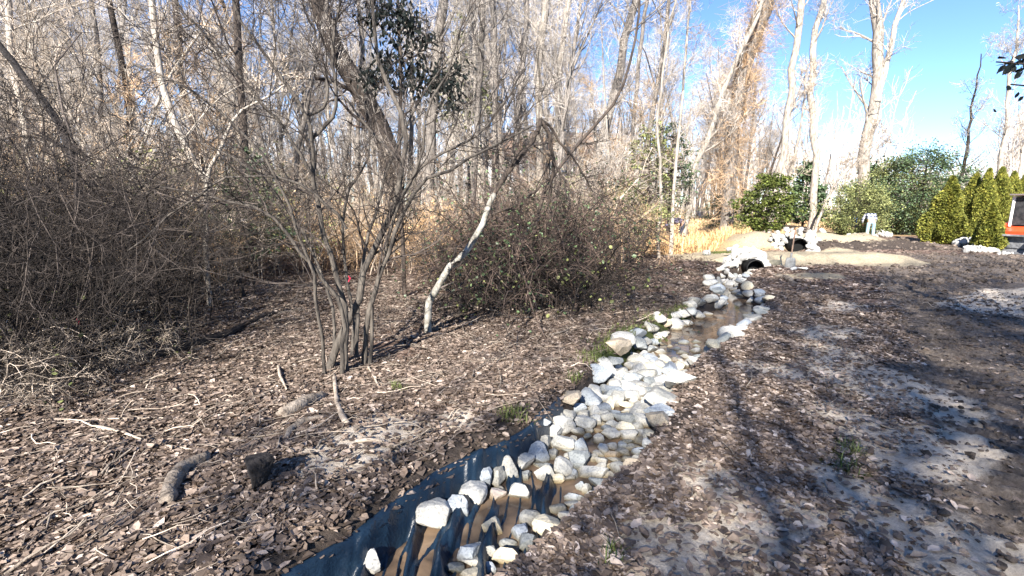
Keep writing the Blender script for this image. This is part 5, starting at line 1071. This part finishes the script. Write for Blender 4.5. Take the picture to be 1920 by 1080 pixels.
# ------------------------------------------------------------------ people
def skin_mesh(name, pts, edges, m, parent, sub=2, root=0):
    me = bpy.data.meshes.new(name); me.from_pydata([p[:3] for p in pts], edges, []); o = link(name, me, parent); me.materials.append(m)
    md = o.modifiers.new('Skin', 'SKIN'); md.use_smooth_shade = True
    for i, p in enumerate(pts):
        sv = me.skin_vertices[0].data[i]; rr = p[3]; sv.radius = (rr, rr) if not isinstance(rr, tuple) else rr; sv.use_root = (i == root)
    s = o.modifiers.new('Sub', 'SUBSURF'); s.levels = sub; s.render_levels = sub
    return o
def worker(label, loc, rz, bend, arms, legs, shirt, pants, sleeve=True, headfwd=.12, scale=1.0):
    """local: +Y is where the person faces, hips at 0.92"""
    t = thing('person', label, 'person', loc, rz); t.scale = (scale,)*3
    hip = Vector((0, 0, .92)); dirb = Vector((0, math.sin(bend), math.cos(bend))); nrmb = Vector((0, -math.cos(bend), math.sin(bend)))
    wst = hip+dirb*.14; ch = hip+dirb*.38; sh = hip+dirb*.52-nrmb*.0; nk = sh+dirb*.07-nrmb*.03; hd = nk+dirb*.13-nrmb*headfwd; tp = hd+(hd-nk).normalized()*.10
    pts = [(*hip, .12), (*wst, (.15, .115)), (*ch, (.17, .125)), (*sh, .10), (*nk, .055), (*hd, .088), (*tp, .06)]; ed = [(0,1),(1,2),(2,3),(3,4),(4,5),(5,6)]
    H_ = []
    for s, (el, ha) in zip((-1, 1), arms):
        i = len(pts); so_ = sh+Vector((s*.19, 0, 0)); e = sh+Vector((s*.22+el[0]*s, el[1], el[2])); h = sh+Vector((s*.2+ha[0]*s, ha[1], ha[2])); dr = (h-e).normalized()
        pts += [(*so_, .06), (*e, .045), (*h, .030), (*(h+dr*.07), (.042, .02))]; ed += [(3, i), (i, i+1), (i+1, i+2), (i+2, i+3)]; H_.append((s, so_, e, h, dr))
        for f in range(4):
            fo = Vector(((f-1.5)*.02, 0, 0)); k = len(pts); pts += [(*(h+dr*.11+fo), .0095), (*(h+dr*(.15+.01*(f in (1, 2)))+fo+Vector((0, .012, 0))), .008)]; ed += [(i+3, k), (k, k+1)]
        k = len(pts); pts += [(*(h+dr*.06+Vector((-s*.045, .01, 0))), .010), (*(h+dr*.1+Vector((-s*.06, .02, 0))), .009)]; ed += [(i+2, k), (k, k+1)]
    LG = []
    for s, (kn, ft) in zip((-1, 1), legs):
        i = len(pts); hj = hip+Vector((s*.10, 0, -.06)); k_ = Vector((s*.11+kn[0], kn[1], .48)); a_ = Vector((s*.12+ft[0], ft[1], .09)); pts += [(*hj, .088), (*k_, .058), (*a_, .040), (*(a_+Vector((0, .15, -.055))), (.04, .03))]; ed += [(0, i), (i, i+1), (i+1, i+2), (i+2, i+3)]; LG.append((s, hj, k_, a_))
    skin_mesh('body', pts, ed, M['skin'], t)
    # shirt
    p = [(*(hip+dirb*.02), (.17, .135)), (*wst, (.185, .15)), (*ch, (.205, .16)), (*sh, .125), (*(sh+dirb*.045), .075)]; e2 = [(0,1),(1,2),(2,3),(3,4)]
    for s, so_, e, h, dr in H_:
        i = len(p); p += [(*so_, .082), (*e, .065), (*(e+(h-e)*.88), .05)]; e2 += [(3, i), (i, i+1), (i+1, i+2)]
    skin_mesh('shirt', p, e2, M[shirt], t)
    p = [(*(hip+dirb*.04), (.155, .125)), (*(hip-dirb*.04), (.15, .125))]; e2 = [(0, 1)]
    for s, hj, k_, a_ in LG:
        i = len(p); p += [(*(hj+Vector((0, 0, -.03))), .105), (*k_, .078), (*(a_+Vector((0, 0, .03))), .062)]; e2 += [(1, i), (i, i+1), (i+1, i+2)]
    skin_mesh('trousers', p, e2, M[pants], t)
    for s, hj, k_, a_ in LG:
        skin_mesh('boot', [(*(a_+Vector((0, 0, .07))), .06), (*(a_+Vector((0, .01, -.03))), .058), (*(a_+Vector((0, .13, -.045))), (.05, .038)), (*(a_+Vector((0, .18, -.05))), (.04, .03))], [(0,1),(1,2),(2,3)], M['boot'], t)
    up_ = (tp-hd).normalized()
    skin_mesh('hair', [(*(hd+up_*.045+nrmb*.02), .092), (*(tp+up_*.015), .07)], [(0, 1)], M['hair'], t)
    face = -nrmb*.0+Vector((0, math.sin(bend+.9), math.cos(bend+.9)))
    g = Geo()
    for sx in (-.034, .034): 
        c = hd+face*.088+Vector((sx, 0, 0)); V, F = ICO2; g.add(V*.011+np.array(c), F)
    link('eyes', g.mesh('eyes', M['hair'], True), t); g = Geo(); V, F = ICO2; g.add(V*np.array([.014, .02, .02])+np.array(hd+face*.10-up_*.03), F); link('nose', g.mesh('nose', M['skin'], True), t)
    return t
c = gp(1630, 449); worker('person in black and white plaid shirt and pale jeans bending down, seen from behind', (c[0], c[1], hz(c[0], c[1])), -.45, 1.0, [((.06, .12, -.26), (.02, .28, -.46))]*2, [((0, .06), (0, 0)), ((0.02, .10), (0.02, .04))], 'plaid', 'denim_light')
c = gp(1279, 458); worker('person in lilac jacket and dark trousers stooping far to the left in the brush', (c[0], c[1], hz(c[0], c[1])+.05), 1.45, 1.42, [((.05, .16, -.2), (.0, .42, -.26))]*2, [((0, .08), (0, 0)), ((0, .12), (.02, .05))], 'purple_cloth', 'navy_cloth', scale=1.0)
c = gp(1366, 440); V, F = stone_mesh(99, ICO3, 5, .3, .1); g = Geo(); R_ = np.array(Euler((0, -.4, 0)).to_matrix()); g.add((V*np.array([.16, .14, .24]))@R_.T+np.array([c[0], c[1], hz(c[0], c[1])+.2]), F); tag(link('dark_lump', g.mesh('dark_lump', M['char_wood'], True)), 'small dark leaning lump in the straw between the stooping person and the spruce', 'stump')  # dark lump of unknown kind, leaning in the straw
for px, py in ((1606,444),(1618,446)):  # black lumps beside the plaid person's boots
    c = gp(px, py); V, F = stone_mesh(px, ICO3, 6, .2, .1); g = Geo(); g.add(V*np.array([.22, .2, .13])+np.array([c[0], c[1]-.1, hz(c[0], c[1])+.08]), F); tag(link('soil_clod', g.mesh('soil_clod', M['char_wood'], True)), 'black lump left of the plaid person' if px == 1606 else "black lump right at the plaid person's boots", 'clod')
# ribbon scraps
for px, py, lb in ((654,517,'pink marker ribbon tied low on the many stemmed shrub'), (144,598,'pink marker ribbon low in the left thicket')):
    c = at(px, py, 5.2 if px > 400 else 4.6); g = Geo(); g.tube([c, c+np.array([.012, 0, -.03]), c+np.array([-.01, 0, -.07])], [.007, .010, .004], 5); tag(link('marker_ribbon', g.mesh('marker_ribbon', M['pink'])), lb, 'ribbon')
# ------------------------------------------------------------------ compact track loader
def loader():
    c = gp(1926, 472); t = thing('skid_loader', 'orange and white compact track loader with a lowered dark bucket, cut by the right edge', 'loader', (c[0], c[1], hz(c[0], c[1])), PI-.45+.9)
    t.rotation_euler = (0, 0, PI+.30); Wd = .62
    def part(name, m, build, parent=t, smooth=False): g = Geo(); build(g); return link(name, g.mesh(name, M[m], smooth), parent)
    # x forward; y: machine's left is +y
    for s in (-1, 1):
        def trk(g, s=s):
            pr = []
            for k in range(28):
                a = k/28*2*PI; x = math.cos(a); z = math.sin(a); pr.append((np.sign(x)*abs(x)**.6*.82-.1, s*.68-.15, .29+np.sign(z)*abs(z)**.6*.27))
            g.prism(pr, (0, .30, 0))
            for k in range(28):
                a = (k+.5)/28*2*PI; x = math.cos(a); z = math.sin(a); g.box((np.sign(x)*abs(x)**.6*.84-.1, s*.68, .29+np.sign(z)*abs(z)**.6*.285), (.06, .32, .05))
        tk = part('track', 'rubber', trk)
        for xx in (-.62, -.3, 0, .3): 
            g = Geo(); an = np.linspace(0, 2*PI, 17)[:-1]; g.prism([(xx+.11*math.cos(a), s*.84, .2+.11*math.sin(a)) for a in an], (0, -.03*s, 0)); link('roller', g.mesh('roller', M['dark_metal']), tk)
    part('body', 'orange_paint', lambda g: (g.prism([(-1.25, -.5, .35), (.75, -.5, .3), (.8, -.5, .78), (.35, -.5, .95), (-1.25, -.5, 1.15)], (0, 1.0, 0))))
    part('engine_cover', 'dark_metal', lambda g: g.prism([(-1.3, -.45, 1.0), (-.6, -.45, 1.0), (-.6, -.45, 1.45), (-1.22, -.45, 1.35)], (0, .9, 0)))
    def cabf(g):
        g.prism([(-.75, -.47, 2.02), (.62, -.47, 2.08), (.66, -.47, 2.13), (-.75, -.47, 2.14)], (0, .94, 0))
        for s in (-1, 1):
            y = s*.44
            for a, b, w_ in (((.42, y, .95), (.40, y, 2.05), .05), ((-.7, y, 1.0), (-.68, y, 2.05), .10), ((.42, y, 1.0), (-.7, y, 1.0), .06), ((.42, y, 1.33), (-.7, y, 1.36), .035), ((.40, y, 2.0), (-.7, y, 2.0), .05)): g.tube([a, b], [w_, w_], 4)
    cb = part('cab', 'white_paint', cabf)
    def grid(g):
        for s in (-1, 1):
            y = s*.46
            for k in range(9): xx = -.6+k*.115; g.tube([(xx, y, 1.38), (xx, y, 1.97)], [.014, .014], 4)
            for k in range(6): zz = 1.42+k*.1; g.tube([(-.66, y, zz), (.38, y, zz)], [.014, .014], 4)
            for k in range(9): xx = -.6+k*.115; g.tube([(xx, y, 1.05), (xx, y, 1.32)], [.014, .014], 4)
    link('window_grille', (lambda g: (grid(g), g.mesh('window_grille', M['white_paint']))[1])(Geo()), cb)
    part('window', 'worn_steel', lambda g: [g.box((-.15, s*.41, 1.5), (1.05, .02, .95)) for s in (-1, 1)], cb)
    part('seat', 'dark_metal', lambda g: (g.box((-.25, 0, 1.15), (.45, .5, .14)), g.box((-.48, 0, 1.5), (.12, .5, .6))), cb)
    part('door', 'dark_metal', lambda g: (g.box((.38, 0, 1.5), (.04, .8, 1.0))), cb)
    mi = part('mirror', 'worn_steel', lambda g: (g.box((.58, .56, 1.32), (.06, .16, .2)), g.tube([(.42, .46, 1.55), (.58, .52, 1.55), (.6, .56, 1.4)], [.015, .015, .015], 5)))
    for s in (-1, 1):
        part('lift_arm', 'orange_paint', lambda g, s=s: g.prism([(-1.2, s*.56-.05, 1.25), (-1.1, s*.56-.05, 1.42), (-.2, s*.56-.05, 1.22), (.55, s*.56-.05, 1.02), (.98, s*.56-.05, .55), (1.0, s*.56-.05, .25), (.82, s*.56-.05, .25), (.72, s*.56-.05, .62), (.35, s*.56-.05, .84), (-.3, s*.56-.05, 1.02)], (0, .10, 0)))
        part('cylinder', 'worn_steel', lambda g, s=s: g.tube([(.55, s*.4, .85), (.98, s*.4, .5)], [.035, .025], 8), smooth=True)
    def bucket(g):
        pr = []
        for k in range(9): a = PI*.5+k/8*PI*.9; pr.append((1.28+.30*math.cos(a), .35+.30*math.sin(a)))
        pr.append((1.85, .03)); inn = [(x*.985+.02, z+.02) for x, z in pr]
        n = len(pr); V = []
        for y in (-.78, .78): V += [(x, y, z) for x, z in pr]+[(x, y, z) for x, z in inn]
        F = []
        for i in range(n-1): F += [[i, i+1, 2*n+i+1, 2*n+i], [n+i, 3*n+i, 3*n+i+1, n+i+1]]
        g.add(V, F)
        for y in (-.80, .77): g.prism([(x, y, z) for x, z in pr]+[(1.35, y, .66)], (0, .03, 0))
        g.box((1.27, 0, .66), (.12, 1.58, .06)); g.box((1.05, 0, .4), (.12, .9, .4))
    bk = part('bucket', 'worn_steel', bucket); part('cutting_edge', 'dark_metal', lambda g: (g.box((1.82, 0, .03), (.14, 1.6, .03))), bk)
    return t
ld = loader()
